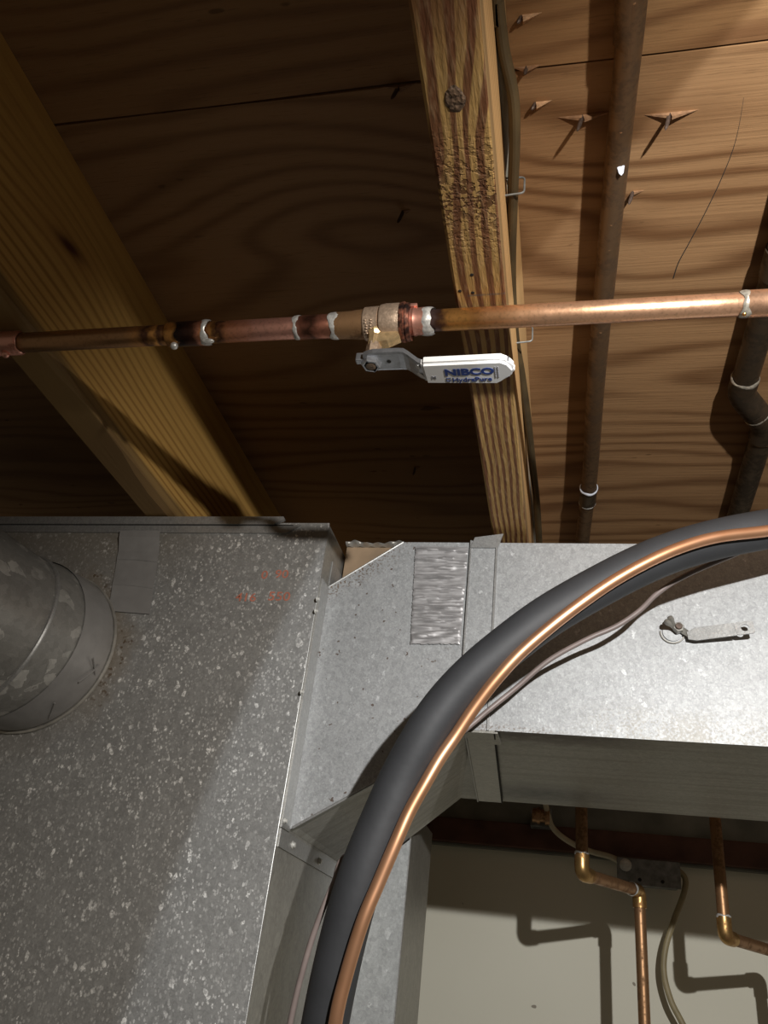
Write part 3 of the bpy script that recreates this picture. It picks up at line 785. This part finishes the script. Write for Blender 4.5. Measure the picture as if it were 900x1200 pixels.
# ------------------------------------------------------------------ nails through the subfloor
LN = [
 (628, 122, 'pale lifted splinter with nail tip close beside the dark brown cable', 'splinter_only', .5),
 (617, 80, 'nail tip in a torn dark groove at the plywood seam by the dark cable', 'nail', .55),
 (683, 137, 'long nail with a flat splinter just left of the brown pipe', 'nail', 1.0),
 (785, 134, 'nail between two raised splinters right of the brown pipe', 'double', 1.0),
 (742, 226, 'short nail poking out beside the brown pipe, near its white spot', 'short', .8),
 (468, 102, 'dark nail through the plywood just left of the middle joist, near the seam', 'nail', .7),
 (473, 248, 'dark nail left of the middle joist, halfway between seam and valve', 'short', .8),
 (487, 548, 'dark nail low between the lever and the duct, left of the middle joist', 'short', .6),
 (612, 20, 'nail splinter at the top edge of the photo beside the dark cable', 'splinter_only', .6)]
for (u, v, lab, kind, s) in LN:
    p = on(u, v, 2, H)
    t = thing('protruding_nail', lab, 'nail', p, 'nails poking through the subfloor')
    L = 0.020 * s if kind != 'splinter_only' else 0.006
    tip = p + Vector((-0.003 + rnd(.003), -0.001 + rnd(.002), -L))
    link('nail_tip', sweep(bmesh.new(), [p + Vector((0, 0, .002)), p.lerp(tip, .6), p.lerp(tip, .85), tip], [0.0016, 0.0016, 0.0013, 0.0002], 8), MT['nail'], t, True)
    def wedge(dx, lift, back, mat):
        q = p + Vector((0, -0.0006, 0))
        bm = bmesh.new()
        A = [bm.verts.new(z_) for z_ in (q + Vector((0.0, -0.001, .0004)), q + Vector((0.0, 0.0045 * back, .0004)), q + Vector((dx, -0.001, .0004)), q + Vector((dx * .05, -0.0016, -lift)), q + Vector((dx * .05, 0.0012, -lift)))]
        for f in ((0, 2, 3), (1, 4, 2), (3, 2, 4), (0, 3, 4, 1), (0, 1, 2)): bm.faces.new([A[k] for k in f])
        link('splinter', bm, mat, t)
    if kind in ('nail', 'double'):
        wedge(-0.020 * s, 0.004, 1.0, MT['splinter_dark'])
        wedge(0.022 * s, 0.006 * s, 1.2, MT['splinter_dark'])
    elif kind == 'splinter_only':
        wedge(0.016 * s * 1.6, 0.005, 1.4, MT['splinter'])
    else:
        wedge(0.010, 0.002, 1.0, MT['splinter_dark'])

# ------------------------------------------------------------------ plenum
YF, YD, XR = 0.72, 0.75, -0.2475
ZT = 0.4235
BY = 1.05
tp = thing('supply_plenum', 'large spangled galvanized plenum at lower left carrying red printed numbers', 'duct', (-0.6, YF, 0.0))
th = 0.0009
front = link('front_panel', boxm((-0.98, YF, -0.75), (XR, YF + th, ZT - 0.004)), MT['galv'], tp)
# material coordinates of the front panel are local: shift handled below
sidep = link('side_panel', boxm((XR - th, YF + 0.0012, -0.75), (XR, BY, ZT - 0.006)), MT['galv_side'], tp)
link('side_panel', boxm((-0.98, YF + th + 0.0005, -0.75), (-0.979, BY, ZT - 0.004)), MT['galv_side'], tp)
link('rear_panel', boxm((-0.979, BY - th, -0.75), (XR - th, BY, ZT - 0.004)), MT['galv_side'], tp)
# bright folded corner edge
link('corner_fold', tube([Vector((XR, YF + .0005, -0.75)), Vector((XR, YF + .0005, 0.335))], 0.0006, 8), MT['galv_strip'], tp, True)
# top drive cleat: folded strip with bevelled right end
zt0 = ZT - 0.0175
xe = on(335, 612, 1, YF).x
bm = bmesh.new(); prism(bm, [(-0.98, zt0 + .0095), (xe - .012, zt0 + .0095), (xe, ZT - .002), (xe - .002, ZT + .0015), (-0.98, ZT + .0015)], 1, YF - 0.0045, YF - 0.0010)
link('drive_cleat', bm, MT['galv_strip'], tp)
bm = bmesh.new(); prism(bm, [(-0.98, zt0), (xe + .0035, zt0), (xe + .018, zt0 + .010), (-0.98, zt0 + .010)], 1, YF - 0.0022, YF - 0.0004)
link('cleat_flange', bm, MT['galv_strip'], tp)
link('seam_gap', boxm((-0.98, YF - 0.0030, zt0 + .0088), (xe + .010, YF - 0.0020, zt0 + .0096)), MT['dark_gap'], tp)
# folded ear at the top right corner
e0 = on(345, 620, 1, YF); e1 = on(378, 634, 1, YF); e2 = on(378, 700, 1, YF)
# silver tape patch over the cleat
tz = [on(u, v, 1, YF - 0.0012) for u, v in ((143, 624), (190, 624), (176, 720), (127, 716))]
bm = bmesh.new(); nj = 12; rows = []
for j in range(nj + 1):
    f = j / nj; a = tz[0].lerp(tz[3], f); b = tz[1].lerp(tz[2], f); bump_ = -0.0046 if f < 0.12 else -0.0022 if f < .2 else -0.0007
    fold = -0.0007 if j in (4, 8) else 0
    rows.append([bm.verts.new(a.lerp(b, i / 5) + Vector((0, bump_ + fold, 0))) for i in range(6)])
for j in range(nj):
    for i in range(5): bm.faces.new((rows[j][i], rows[j][i + 1], rows[j + 1][i + 1], rows[j + 1][i]))
link('tape_patch', bm, MT['tape'], tp, False)
for f in (0.36, 0.68):
    a = tz[0].lerp(tz[3], f) + Vector((0, -.0012, 0)); b = tz[1].lerp(tz[2], f + .02) + Vector((0, -.0012, 0))
    link('tape_wrinkle', tube([a, a.lerp(b, .5) + Vector((0, -.0004, .001)), b], 0.0006, 6), MT['tape'], tp, True)
# red print
ty = YF - 0.0003
for body, (u, v), sz in (('0', (306, 674), .0118), ('90', (322, 673), .0118), ('416', (276, 700), .0118), ('550', (314, 699), .0125)):
    p = on(u, v, 1, ty)
    text_part('printed_number', body, p, sz * 1.12, MT['rust_print'], tp, (1, 0, 0), (0, 0, 1), 0.00012, 1.15)

# ------------------------------------------------------------------ round duct leaving the plenum
tc = Vector((-0.542, YF, 0.265)); R = 0.086
td = thing('round_duct', 'round galvanized duct elbow with taped collar at the left edge', 'duct', tc)
def ringpts(c, nrm, r, n=48):
    nrm = Vector(nrm).normalized(); a = nrm.cross(Vector((0, 0, 1))).normalized(); b = nrm.cross(a)
    return [Vector(c) + a * math.cos(2 * PI * k / n) * r + b * math.sin(2 * PI * k / n) * r for k in range(n)]
def loft(rs, cap=False):
    bm = bmesh.new(); R_ = [[bm.verts.new(p) for p in r] for r in rs]; n = len(R_[0])
    for i in range(len(R_) - 1):
        for k in range(n): bm.faces.new((R_[i][k], R_[i][(k + 1) % n], R_[i + 1][(k + 1) % n], R_[i + 1][k]))
    return bm
def torus(c, nrm, r, tr_, n=56):
    pts = ringpts(c, nrm, r, n); pts.append(pts[0]); nrm = Vector(nrm).normalized()
    return sweep(bmesh.new(), pts, tr_, 8, up=nrm, cap=False)
C1 = (tc, (0, -1, 0)); C2 = (Vector((-0.549, 0.684, 0.263)), (-.1, -1, 0.02)); C3 = (Vector((-0.557, 0.661, 0.259)), (-.35, -1, .10))
C4 = (Vector((-0.585, 0.612, 0.270)), (-.75, -.8, .35)); C5 = (Vector((-0.66, 0.57, 0.315)), (-1, -.35, .75)); C6 = (Vector((-0.82, 0.52, 0.46)), (-1, -.3, .9))
link('collar', loft([ringpts(*C1, R), ringpts(*C2, R)]), MT['galv_round'], td, True)
link('collar_bead', torus(tc - Vector((0, .0018, 0)), (0, -1, 0), R + 0.0012, 0.0018), MT['steel_dull'], td, True)
link('tape_wrap', loft([ringpts(tc - Vector((0, .006, 0)), (0, -1, 0), R + .0006), ringpts(C2[0] - Vector((0, .006, 0)), C2[1], R + .0008)]), MT['tape'], td, True)
link('elbow_section', loft([ringpts(C2[0] - Vector((0, .004, 0)), C2[1], R + .0003), ringpts(*C3, R + .0004)]), MT['galv_round'], td, True)
link('elbow_seam', torus(C3[0], C3[1], R + 0.0014, 0.0022), MT['galv_strip'], td, True)
link('elbow_section', loft([ringpts(*C3, R + .0004), ringpts(*C4, R + .001)]), MT['galv_round'], td, True)
link('elbow_section', loft([ringpts(*C4, R + .001), ringpts(*C5, R + .001), ringpts(*C6, R + .001)]), MT['galv_round'], td, True)
for (u, v, ang, L) in ((90, 778, .5, .014), (50, 815, -.8, .012), (98, 772, 2.2, .010)):
    # wrinkles of the tape, raised on the collar surface
    best = None
    for k in range(200):
        a = 2 * PI * k / 200; q = Vector((tc.x + (R + .001) * math.cos(a), YF - .02, tc.z + (R + .001) * math.sin(a)))
        c = M[0] * q.x + M[1] * q.y + M[2] * q.z; e = (c.x / c.z * F + 450 - u) ** 2 + (c.y / c.z * F + 600 - v) ** 2
        if best is None or e < best[0]: best = (e, a, q)
    a = best[1]
    pts = [Vector((tc.x + (R + .0008) * math.cos(a + s * L * math.cos(ang) / R), YF - .02 + s * L * math.sin(ang), tc.z + (R + .0008) * math.sin(a + s * L * math.cos(ang) / R))) for s in (-1, -.4, .3, 1)]
    link('tape_wrinkle', tube(smooth_path(pts, 4), 0.0008, 6), MT['tape'], td, True)

# ------------------------------------------------------------------ branch duct with slanted take-off
tb = thing('branch_duct', 'rectangular galvanized branch duct to the right with a slanted take-off and black-edged strap', 'duct', (0, YD, 0.3))
ZU, ZL = 0.4135, 0.2165
PA = on(378, 688, 1, YD); PB = on(472, 641, 1, YD); PC = on(335, 972, 1, YD)
xl = XR + 0.0002
fx = -0.0875; bx = -0.131                # fold between flat underside and slanted underside
zpl, zpu = PC.z, PA.z
XE = 0.75
poly = [(xl, zpl), (fx, ZL), (XE, ZL), (XE, ZU), (PB.x, ZU), (xl, zpu)]
bm = bmesh.new(); prism(bm, poly, 1, YD, YD + th); link('front_panel', bm, MT['galv_branch'], tb)
bm = bmesh.new(); prism(bm, [(xl, zpl), (bx, ZL), (XE, ZL), (XE, ZU), (PB.x, ZU), (xl, zpu)], 1, BY - th, BY); link('rear_panel', bm, MT['galv_under'], tb)
yb = YD + 0.0011
bm = plate(bmesh.new(), [(fx, yb, ZL), (XE, yb, ZL), (XE, BY - .001, ZL), (bx, BY - .001, ZL)], (0, 0, 1), th); under = link('bottom_panel', bm, MT['galv_under'], tb)
bm = plate(bmesh.new(), [(xl, yb, zpl), (fx, yb, ZL), (bx, BY - .001, ZL), (xl, BY - .001, zpl)], (-.5, 0, 1), th); link('slanted_bottom_panel', bm, MT['galv_under'], tb)
bm = plate(bmesh.new(), [(PB.x, yb, ZU), (XE, yb, ZU), (XE, BY - .001, ZU), (PB.x, BY - .001, ZU)], (0, 0, -1), th); link('top_panel', bm, MT['galv_branch'], tb)
bm = plate(bmesh.new(), [(xl, yb, zpu), (PB.x, yb, ZU), (PB.x, BY - .001, ZU), (xl, BY - .001, zpu)], (.5, 0, -1), th); link('slanted_top_panel', bm, MT['galv_branch'], tb)
link('edge_fold', tube([Vector((xl, YD, zpu)), Vector((PB.x, YD, ZU))], 0.0010, 6), MT['galv_strip'], tb, True)
link('edge_fold', tube([Vector((xl + .003, YD, zpl + .002)), Vector((-.19, YD, zpl + (ZL - zpl) * (-.19 - xl) / (fx - xl) + .0003)), Vector((fx, YD, ZL))], 0.0013, 6), MT['galv_strip'], tb, True)
# flange of the take-off on the side wall of the plenum
fr = 0.0012
link('side_flange', boxm((XR, YF + .006, zpl - .002), (XR + fr, YD - .0004, zpu - .002)), MT['galv_strip'], tb)
link('lower_flange', boxm((XR, YF + .006, zpl - .018), (XR + fr, BY - .09, zpl - .0030)), MT['galv_strip'], tb)
bm = plate(bmesh.new(), [(XR + fr, YD - .001, zpu + .001), (XR + fr, BY - .02, zpu + .001), (XR + fr, BY - .05, zpu + .045), (XR + fr, YD - .001, zpu + .030)], (-1, 0, 0), .001)
link('upper_flange', bm, MT['galv_strip'], tb)
def screw(parent, c, nrm, r=0.0028):
    nrm = Vector(nrm).normalized(); c = Vector(c)
    o = link('screw', lathe(c, c + nrm, [(0, r), (.0006, r), (.0008, r * .68), (.0026, r * .66), (.003, r * .45), (.003, .0001)], 12), MT['zinc'], parent, True); return o
for (u, v) in ((369, 716), (371, 702), (352.5, 811), (333, 962)):
    p = on(u, v, 0, XR + fr); p.y = min(p.y, YD - .009); screw(tb, p, (1, 0, 0), 0.0024)
for (u, v) in ((342, 995), (373, 1014)):
    p = on(u, v, 0, XR + fr); p.z = zpl - .0105; screw(tb, p, (1, 0, 0), 0.0034)
# strap round the joint
s0 = on(548, 700, 1, YD).x; s1 = on(580, 700, 1, YD).x
link('joint_strap', boxm((s0, YD - .0024, ZL - .001), (s1, YD - .0004, ZU + .001)), MT['galv_branch'], tb)
link('strap_edge', boxm((s1 - .0012, YD - .0042, ZL - .001), (s1 + .0006, YD - .0004, ZU + .001)), MT['galv_strip'], tb)
link('strap_edge', boxm((s0 - .0006, YD - .0036, ZL - .001), (s0 + .0010, YD - .0004, ZU + .001)), MT['galv_strip'], tb)
u0 = on(548, 862, 2, ZL).x; u1 = on(581, 861, 2, ZL).x; u2 = on(561, 938, 2, ZL).x; u3 = on(588, 936, 2, ZL).x
bm = plate(bmesh.new(), [(u0, YD - .002, ZL - .0005), (u1, YD - .002, ZL - .0005), (u3, BY - .004, ZL - .0005), (u2, BY - .004, ZL - .0005)], (0, 0, -1), .0022); link('joint_strap', bm, MT['galv_side'], tb)
for a_, b_ in ((u0, u2), (u1, u3)):
    link('strap_edge', tube([Vector((a_, YD - .002, ZL - .003)), Vector((b_, BY - .004, ZL - .003))], .0011, 6), MT['dark_gap'] if a_ == u1 else MT['galv_strip'], tb, True)
bm = plate(bmesh.new(), [(u0 - .002, YD - .003, ZL - .002), (u1 + .003, YD - .003, ZL - .002), (u1 + .004, YD + .030, ZL - .003), (u0 + .002, YD + .034, ZL - .003)], (0, 0, -1), .0014); link('strap_overlap', bm, MT['galv_side'], tb)
# flared ear on top of the strap
q0, q1 = on(554, 640, 1, YD - .002), on(580, 636, 1, YD - .002)
bm = bmesh.new(); prism(bm, [(s0, ZU - .008), (s1 + .001, ZU - .008), (s1 + .006, ZU + .0085), (s0 + .004, ZU + .004)], 1, YD - .0045, YD - .0028); link('strap_ear', bm, MT['galv_strip'], tb)
# foil tape patch: a displaced grid of crinkles
c0, c1, c2, c3 = [on(u, v, 1, YD - .0012) for u, v in ((487, 640), (549, 641), (539, 755), (481, 755))]
bm = bmesh.new(); nu, nv = 46, 110; rs = random.Random(5); rows = []
cre = [(rs.uniform(0, 1), rs.uniform(0, 1), rs.uniform(.15, .55), rs.uniform(.0006, .0013), rs.uniform(.006, .011), rs.uniform(-.03, .03)) for _ in range(85)]
for j in range(nv + 1):
    f = j / nv; row = []
    for i in range(nu + 1):
        s_ = i / nu; p = c0.lerp(c3, f).lerp(c1.lerp(c2, f), s_); h = 0
        for (cs, cf, cw, ch, ct, sl_) in cre:
            dd = (f - cf - sl_ * (s_ - cs)) / ct; ee = abs(s_ - cs) / cw
            if abs(dd) < 3 and ee < 1: h += ch * math.exp(-dd * dd) * (1 - ee ** 4)
        if f > .88: h = h * .5 + .0005 * (math.sin(s_ * 11 + f * 60) + 1)
        h += 0.00012 * math.sin(s_ * 9 + f * 13)
        edge = min(1, min(i, nu - i) / 1.5, min(j, nv - j) / 1.5)
        p = p + Vector((rs.uniform(-.0004, .0004) if i in (0, nu) else 0, -.0005 - max(0, h) * edge, rs.uniform(-.0006, .0006) if j in (0, nv) else 0)); row.append(bm.verts.new(p))
    rows.append(row)
for j in range(nv):
    for i in range(nu): bm.faces.new((rows[j][i], rows[j][i + 1], rows[j + 1][i + 1], rows[j + 1][i]))
link('foil_tape_patch', bm, MT['foil'], tb, True)

# damper quadrant on the branch duct
dc = on(788, 741, 1, YD - .001)
tq = thing('damper_lever', 'small galvanized damper lever with wing nut on the right-hand duct face', 'lever', dc)
link('washer', plate(bmesh.new(), [dc + Vector((math.cos(a) * .0088, .0004, math.sin(a) * .0088)) for a in [2 * PI * k / 24 for k in range(24)]], (0, -1, 0), .0010), MT['galv_branch_plain'], tq)
arc = [dc + Vector((math.cos(a) * .0108, -.0004, math.sin(a) * .0108)) for a in [math.radians(175 + 12 * k) for k in range(15)]]
link('washer_rim', tube(arc, 0.0007, 6), MT['steel_dull'], tq, True)
dn = on(795, 736, 1, YD - .006)
link('stud', lathe(dn + Vector((0, .005, 0)), dn - Vector((0, 1, 0)), [(0, .0032), (.010, .0032), (.0105, .0026)], 14), MT['nail'], tq, True)
link('hex_nut', lathe(dn + Vector((0, .0025, 0)), dn - Vector((0, 1, 0)), [(0, .0052), (.0055, .0052), (.006, .0045), (.006, .002)], 6), MT['galv_side'], tq)
bm = bmesh.new()
for (aa, L) in ((2.75, .0135), (2.2, .0135)):
    e = dn + Vector((math.cos(aa) * L, -.009, math.sin(aa) * L * .6)); turned(bm, dn + Vector((-.003, 0, 0)), e, [(0, .0022), (.005, .0020), (.010, .0030), (.0125, .0026), (.0135, .0005)], 10)
link('wing_nut', bm, MT['galv_side'], tq, True)
h0 = on(807, 744, 1, YD - .008); h1 = on(884, 734, 1, YD - .016)
dr = (h1 - h0).normalized(); sd = Vector((0, -1, 0)).cross(dr).normalized(); nn = dr.cross(sd).normalized()
if nn.y > 0: nn = -nn
hl = (h1 - h0).length; hw = .0062; hr = .0034; hc = hl - .0080
# lever arm with a real hole: outer outline bridged to the inner ring
outer = []
for k in range(20):
    a = 2 * PI * k / 20
    outer.append((hc + math.cos(a) * .0085, math.sin(a) * hw))
bm = bmesh.new()
def L3(a, b, o=0.0): return h0 + dr * a + sd * b + nn * o
for lay in (0,):
    ring_o = []
    for k in range(20):
        a = 2 * PI * k / 20; cx, sy_ = math.cos(a), math.sin(a)
        ox = hc + max(min(cx * .0098, .0078), -.0085); oy = max(min(sy_ * .0085, hw), -hw)
        ring_o.append((ox, oy))
    ring_i = [(hc + math.cos(2 * PI * k / 20) * hr, math.sin(2 * PI * k / 20) * hr) for k in range(20)]
    for o_ in (0.0, -.0013):
        pass
    vo = [[bm.verts.new(L3(a, b, o_)) for a, b in ring_o] for o_ in (0, -.0013)]
    vi = [[bm.verts.new(L3(a, b, o_)) for a, b in ring_i] for o_ in (0, -.0013)]
    for k in range(20):
        k2 = (k + 1) % 20
        bm.faces.new((vo[0][k], vo[0][k2], vi[0][k2], vi[0][k])); bm.faces.new((vo[1][k2], vo[1][k], vi[1][k], vi[1][k2]))
        bm.faces.new((vo[0][k2], vo[0][k], vo[1][k], vo[1][k2])); bm.faces.new((vi[0][k], vi[0][k2], vi[1][k2], vi[1][k]))
arm = [(-.001, -.004), (.006, -hw), (hc - .008, -hw), (hc - .008, hw), (.006, hw), (-.001, .003)]
plate(bm, [L3(a, b) for a, b in arm], -nn, .0013)
link('handle', bm, MT['galv_strip'], tq)
bm = bmesh.new()
plate(bm, [L3(.002, -.004), L3(.002, .003), dn + Vector((.002, .0015, .004)), dn + Vector((.002, .0015, -.004))], -nn, .0013)
link('handle_root', bm, MT['galv_side'], tq)

# ------------------------------------------------------------------ crumpled flashing and tan panel behind the take-off
yf = 0.785
z1 = on(430, 639, 1, yf).z
xa, xb = XR + .003, PB.x + .006
t = thing('metal_flashing', 'dusty brown panel with a crumpled shiny metal edge in the gap above the take-off', 'flashing', (-0.2, yf, zpu))
def top_z(x): return min(ZU, zpu + (ZU - zpu) * (x - xl) / (PB.x - xl)) + .0025
link('panel', prism(bmesh.new(), [(xa, top_z(xa)), (PB.x, ZU + .0025), (xb, ZU + .0025), (xb, z1), (xa, z1)], 1, yf, yf + .002), MT['tan_panel'], t)
bm = bmesh.new(); rows = []
for j in range(5):
    rows.append([bm.verts.new((xa + (xb + .020 - xa) * i / 60, yf - .001 - .007 * math.sin(j / 4 * PI) - .0015 * math.sin(i * .8 + j), z1 - .003 + j * .0009 + .0042 * max(0, math.sin(i * .21 + .3)) * j / 4)) for i in range(61)])
for j in range(4):
    for i in range(60): bm.faces.new((rows[j][i], rows[j][i + 1], rows[j + 1][i + 1], rows[j + 1][i]))
link('crumpled_edge', bm, MT['steel_dull'], t, True)

# ------------------------------------------------------------------ lower duct behind
t = thing('lower_duct', 'narrow vertical galvanized duct low behind the black insulated line', 'duct', (-0.25, BY, 0.0))
lx = -0.1895
zq = zpl + (ZL - zpl) * (lx - xl) / (bx - xl)
def low_top(x): return zpl + (ZL - zpl) * (x - xl) / (bx - xl) - .002
bm = bmesh.new(); prism(bm, [(XR - .15, -.75), (lx, -.75), (lx, low_top(lx)), (XR + .003, low_top(XR + .003)), (XR - .15, low_top(XR))], 1, BY + .0005, BY + .0015); link('front_panel', bm, MT['galv_lower'], t)
link('side_panel', boxm((lx - .001, BY + .002, -.75), (lx, 1.22, 0.20)), MT['galv_side'], t)
link('corner_fold', tube([Vector((lx, BY + .001, -.75)), Vector((lx, BY + .001, low_top(lx)))], .0010, 6), MT['galv_strip'], t, True)
link('rear_panel', boxm((XR - .15, 1.218, -.75), (lx - .001, 1.219, 0.20)), MT['galv_side'], t)

# ------------------------------------------------------------------ insulated line, copper line, wire
hp = [(1800, 860, .60), (1400, 690, .655), (1150, 616, .712), (1010, 606, .737), (950, 612, .725), (900, 620, .715), (840, 631, .71), (770, 652, .70), (700, 688, .69), (640, 722, .68), (600, 753, .672), (560, 785, .665), (516, 832, .655), (490, 876, .645), (470, 912, .64), (441, 980, .625), (421, 1030, .615), (400, 1106, .605), (380, 1202, .595), (368, 1290, .59), (362, 1400, .585)]
hpts = smooth_path([near(u, v, d_) for u, v, d_ in hp], 6)
for _ in range(14):
    hpts = [hpts[0]] + [(hpts[i - 1] + hpts[i] * 2 + hpts[i + 1]) / 4 for i in range(1, len(hpts) - 1)] + [hpts[-1]]
RH = 0.0175
o = link('insulated_line', tube(hpts, RH, 36), MT['foam'], None, True, loc=hpts[-1])
tag(o, 'thick black foam-insulated refrigerant line sweeping across in front of the ducts', 'insulated pipe')
cp = [(1800, 864), (1400, 694), (1150, 619), (1010, 607), (950, 613), (900, 622), (843, 629), (802, 640), (764, 656), (722, 679), (685, 704), (647, 733), (609, 766), (579, 799), (554, 832), (534, 862), (516, 888), (499, 917), (480, 951), (464, 987), (444, 1034), (425, 1080), (406, 1142), (393, 1198), (382, 1290), (376, 1400)]
dense = smooth_path(hpts, 4)
dpx = []
for q in dense:
    c = M[0] * q.x + M[1] * q.y + M[2] * q.z
    dpx.append((c.x / c.z * F + 450, c.y / c.z * F + 600, c.z))
cdep = []
for u, v in cp:
    h_ = min(dpx, key=lambda h: (h[0] - u) ** 2 + (h[1] - v) ** 2)
    lat = math.dist((u, v), h_[:2]) * h_[2] / F
    cdep.append(h_[2] - math.sqrt(max(0.0225 ** 2 - lat ** 2, 0.0001)))
for _ in range(3):
    cdep = [cdep[0]] + [(cdep[i - 1] + 2 * cdep[i] + cdep[i + 1]) / 4 for i in range(1, len(cdep) - 1)] + [cdep[-1]]
cpts = [near(u, v, d_ - 0.0008) for (u, v), d_ in zip(cp, cdep)]
o = link('copper_line', tube(smooth_path(cpts, 8), 0.0050, 20), MT['cu_line'], None, True, loc=cpts[-1])
tag(o, 'thin bright copper refrigerant line following the face of the black foam line', 'pipe')
wp = [(1400, 702, .672), (1150, 634, .722), (1010, 625, .735), (900, 636, .722), (855, 652, .725), (802, 675, .728), (772, 694, .73), (749, 716, .732), (722, 734, .732), (688, 749, .732), (643, 774, .732), (605, 806, .728), (579, 827, .722), (560, 843, .715), (520, 880, .70), (480, 940, .685), (440, 985, .665), (403, 1005, .63), (392, 1033, .625), (380, 1061, .618), (366, 1099, .612), (354, 1140, .606), (340, 1199, .60), (325, 1290, .595), (318, 1400, .59)]
wpts = [near(u, v, d_) for u, v, d_ in wp]
o = link('control_wire', tube(smooth_path(wpts, 8), 0.0023, 10), MT['wire'], None, True, loc=wpts[-1])
tag(o, 'thin brown-gray control wire hanging loose behind the black foam line', 'wire')

# ------------------------------------------------------------------ pipes below the branch duct
def run(name, label, pts, r, mids, loc, fitr=0.0016):
    t = thing(name, label, 'pipe', loc)
    P = [Vector(p) for p in pts]
    for i in range(len(P) - 1):
        d_ = (P[i + 1] - P[i]).normalized()
        a = P[i] + d_ * (0.006 if i else 0); b = P[i + 1] - d_ * (0.006 if i < len(P) - 2 else 0)
        link('pipe', tube([a, b], r, 18), MT['cu_low'], t, True)
    for i in range(1, len(P) - 1):
        u_ = (P[i - 1] - P[i]).normalized(); v_ = (P[i + 1] - P[i]).normalized()
        link('elbow', tube(fillet([P[i] + u_ * .024, P[i], P[i] + v_ * .022], .015, 8), r + fitr, 18), MT['cu_fit'], t, True)
        link('solder', lumpy_ring(P[i] + u_ * .024, u_, r + .0008, .0025, .0010, 30 + i), MT['solder'], t, True)
    return t
L1 = near(682, 1024, 1.035); L0 = Vector((L1.x, L1.y, 0.40)); L2 = near(749, 1044, 1.15); L3_ = Vector((L2.x, L2.y, -.6))
L1b = Vector((L1.x, L1.y, L1.z))
u_top = Vector((L1.x, L1.y, 0.32))
run('water_pipe', 'copper pipe dropping behind the duct, jogging right past the junction box and down', [u_top, L1, L2, L3_], 0.0078, None, u_top)
K1 = near(850, 1098, 1.06); K0 = Vector((K1.x - .0, K1.y, 0.34)); K2 = near(917, 1118, 1.16); K3 = Vector((K2.x, K2.y, -.6))
run('water_pipe', 'copper pipe at lower right, dropping then turning right out of view', [K0, K1, K2, K3], 0.0078, None, K0)

# junction box and its cables
jy = YW - 0.032
a = on(724, 1006, 1, jy - .035); b = on(797, 1041, 1, jy - .035)
t = thing('junction_box', 'gray steel junction box on the brown board behind the copper pipes', 'box', (a.x, jy, b.z))
link('box_body', boxm((a.x, jy - .035, b.z), (b.x, jy + .001, a.z), .003), MT['box'], t)
link('cover_plate', boxm((a.x - .002, jy - .038, b.z - .002), (b.x + .002, jy - .0355, a.z + .002), .001), MT['box'], t)
for fx_ in (0.35, 0.72):
    c = Vector((a.x + (b.x - a.x) * fx_, jy - .038, b.z + .007)); link('screw', lathe(c + Vector((0, .001, 0)), c - Vector((0, 1, 0)), [(0, .003), (.002, .003), (.0026, .001)], 10), MT['dark_gap'], t)
c = Vector((a.x + .012, jy - .038, a.z - .010))
link('cable_clamp', lathe(c + Vector((0, .001, 0)), c - Vector((0, 1, 0)), [(0, .010), (.004, .010), (.006, .007), (.006, .001)], 16), MT['zinc'], t, True)
pts = [on(u, v, 1, y_) for u, v, y_ in ((636, 925, 1.50), (641, 950, 1.52), (648, 970, 1.535), (665, 985, 1.545), (690, 997, 1.545), (715, 1004, 1.54), (730, 1012, 1.535))]
o = link('electrical_cable', tube(smooth_path(pts, 8), 0.0048, 12), MT['cable_cream'], None, True, loc=pts[0]); tag(o, 'cream cable curving down behind the copper pipe to the junction box', 'cable')
pts = [on(u, v, 1, 1.55) for u, v in ((793, 1018), (803, 1030), (801, 1048), (790, 1078), (780, 1110), (778, 1140), (786, 1172), (800, 1200), (830, 1260))]
o = link('electrical_cable', tube(smooth_path(pts, 8), 0.0048, 12), MT['cable_tan'], None, True, loc=pts[0]); tag(o, 'tan cable hanging in an S-curve from the right end of the junction box', 'cable')
# small fitting at the end of the cream cable
c = on(624, 955, 1, 1.53); e = on(650, 957, 1, 1.53)
t = thing('cable_connector', 'small metal cable connector showing just below the duct', 'connector', c)
link('barrel', lathe(c, e, [(0, .002), (0, .012), (.008, .012), (.008, .014), (.013, .014), (.013, .011), (.022, .011), (.022, .015), (.030, .015), (.030, .002)], 20), MT['cu_dull'], t, True)
link('bracket', boxm(c + Vector((-.004, .012, -.016)), c + Vector((.034, YW - .012 - c.y, .016)), .001), MT['box'], t)
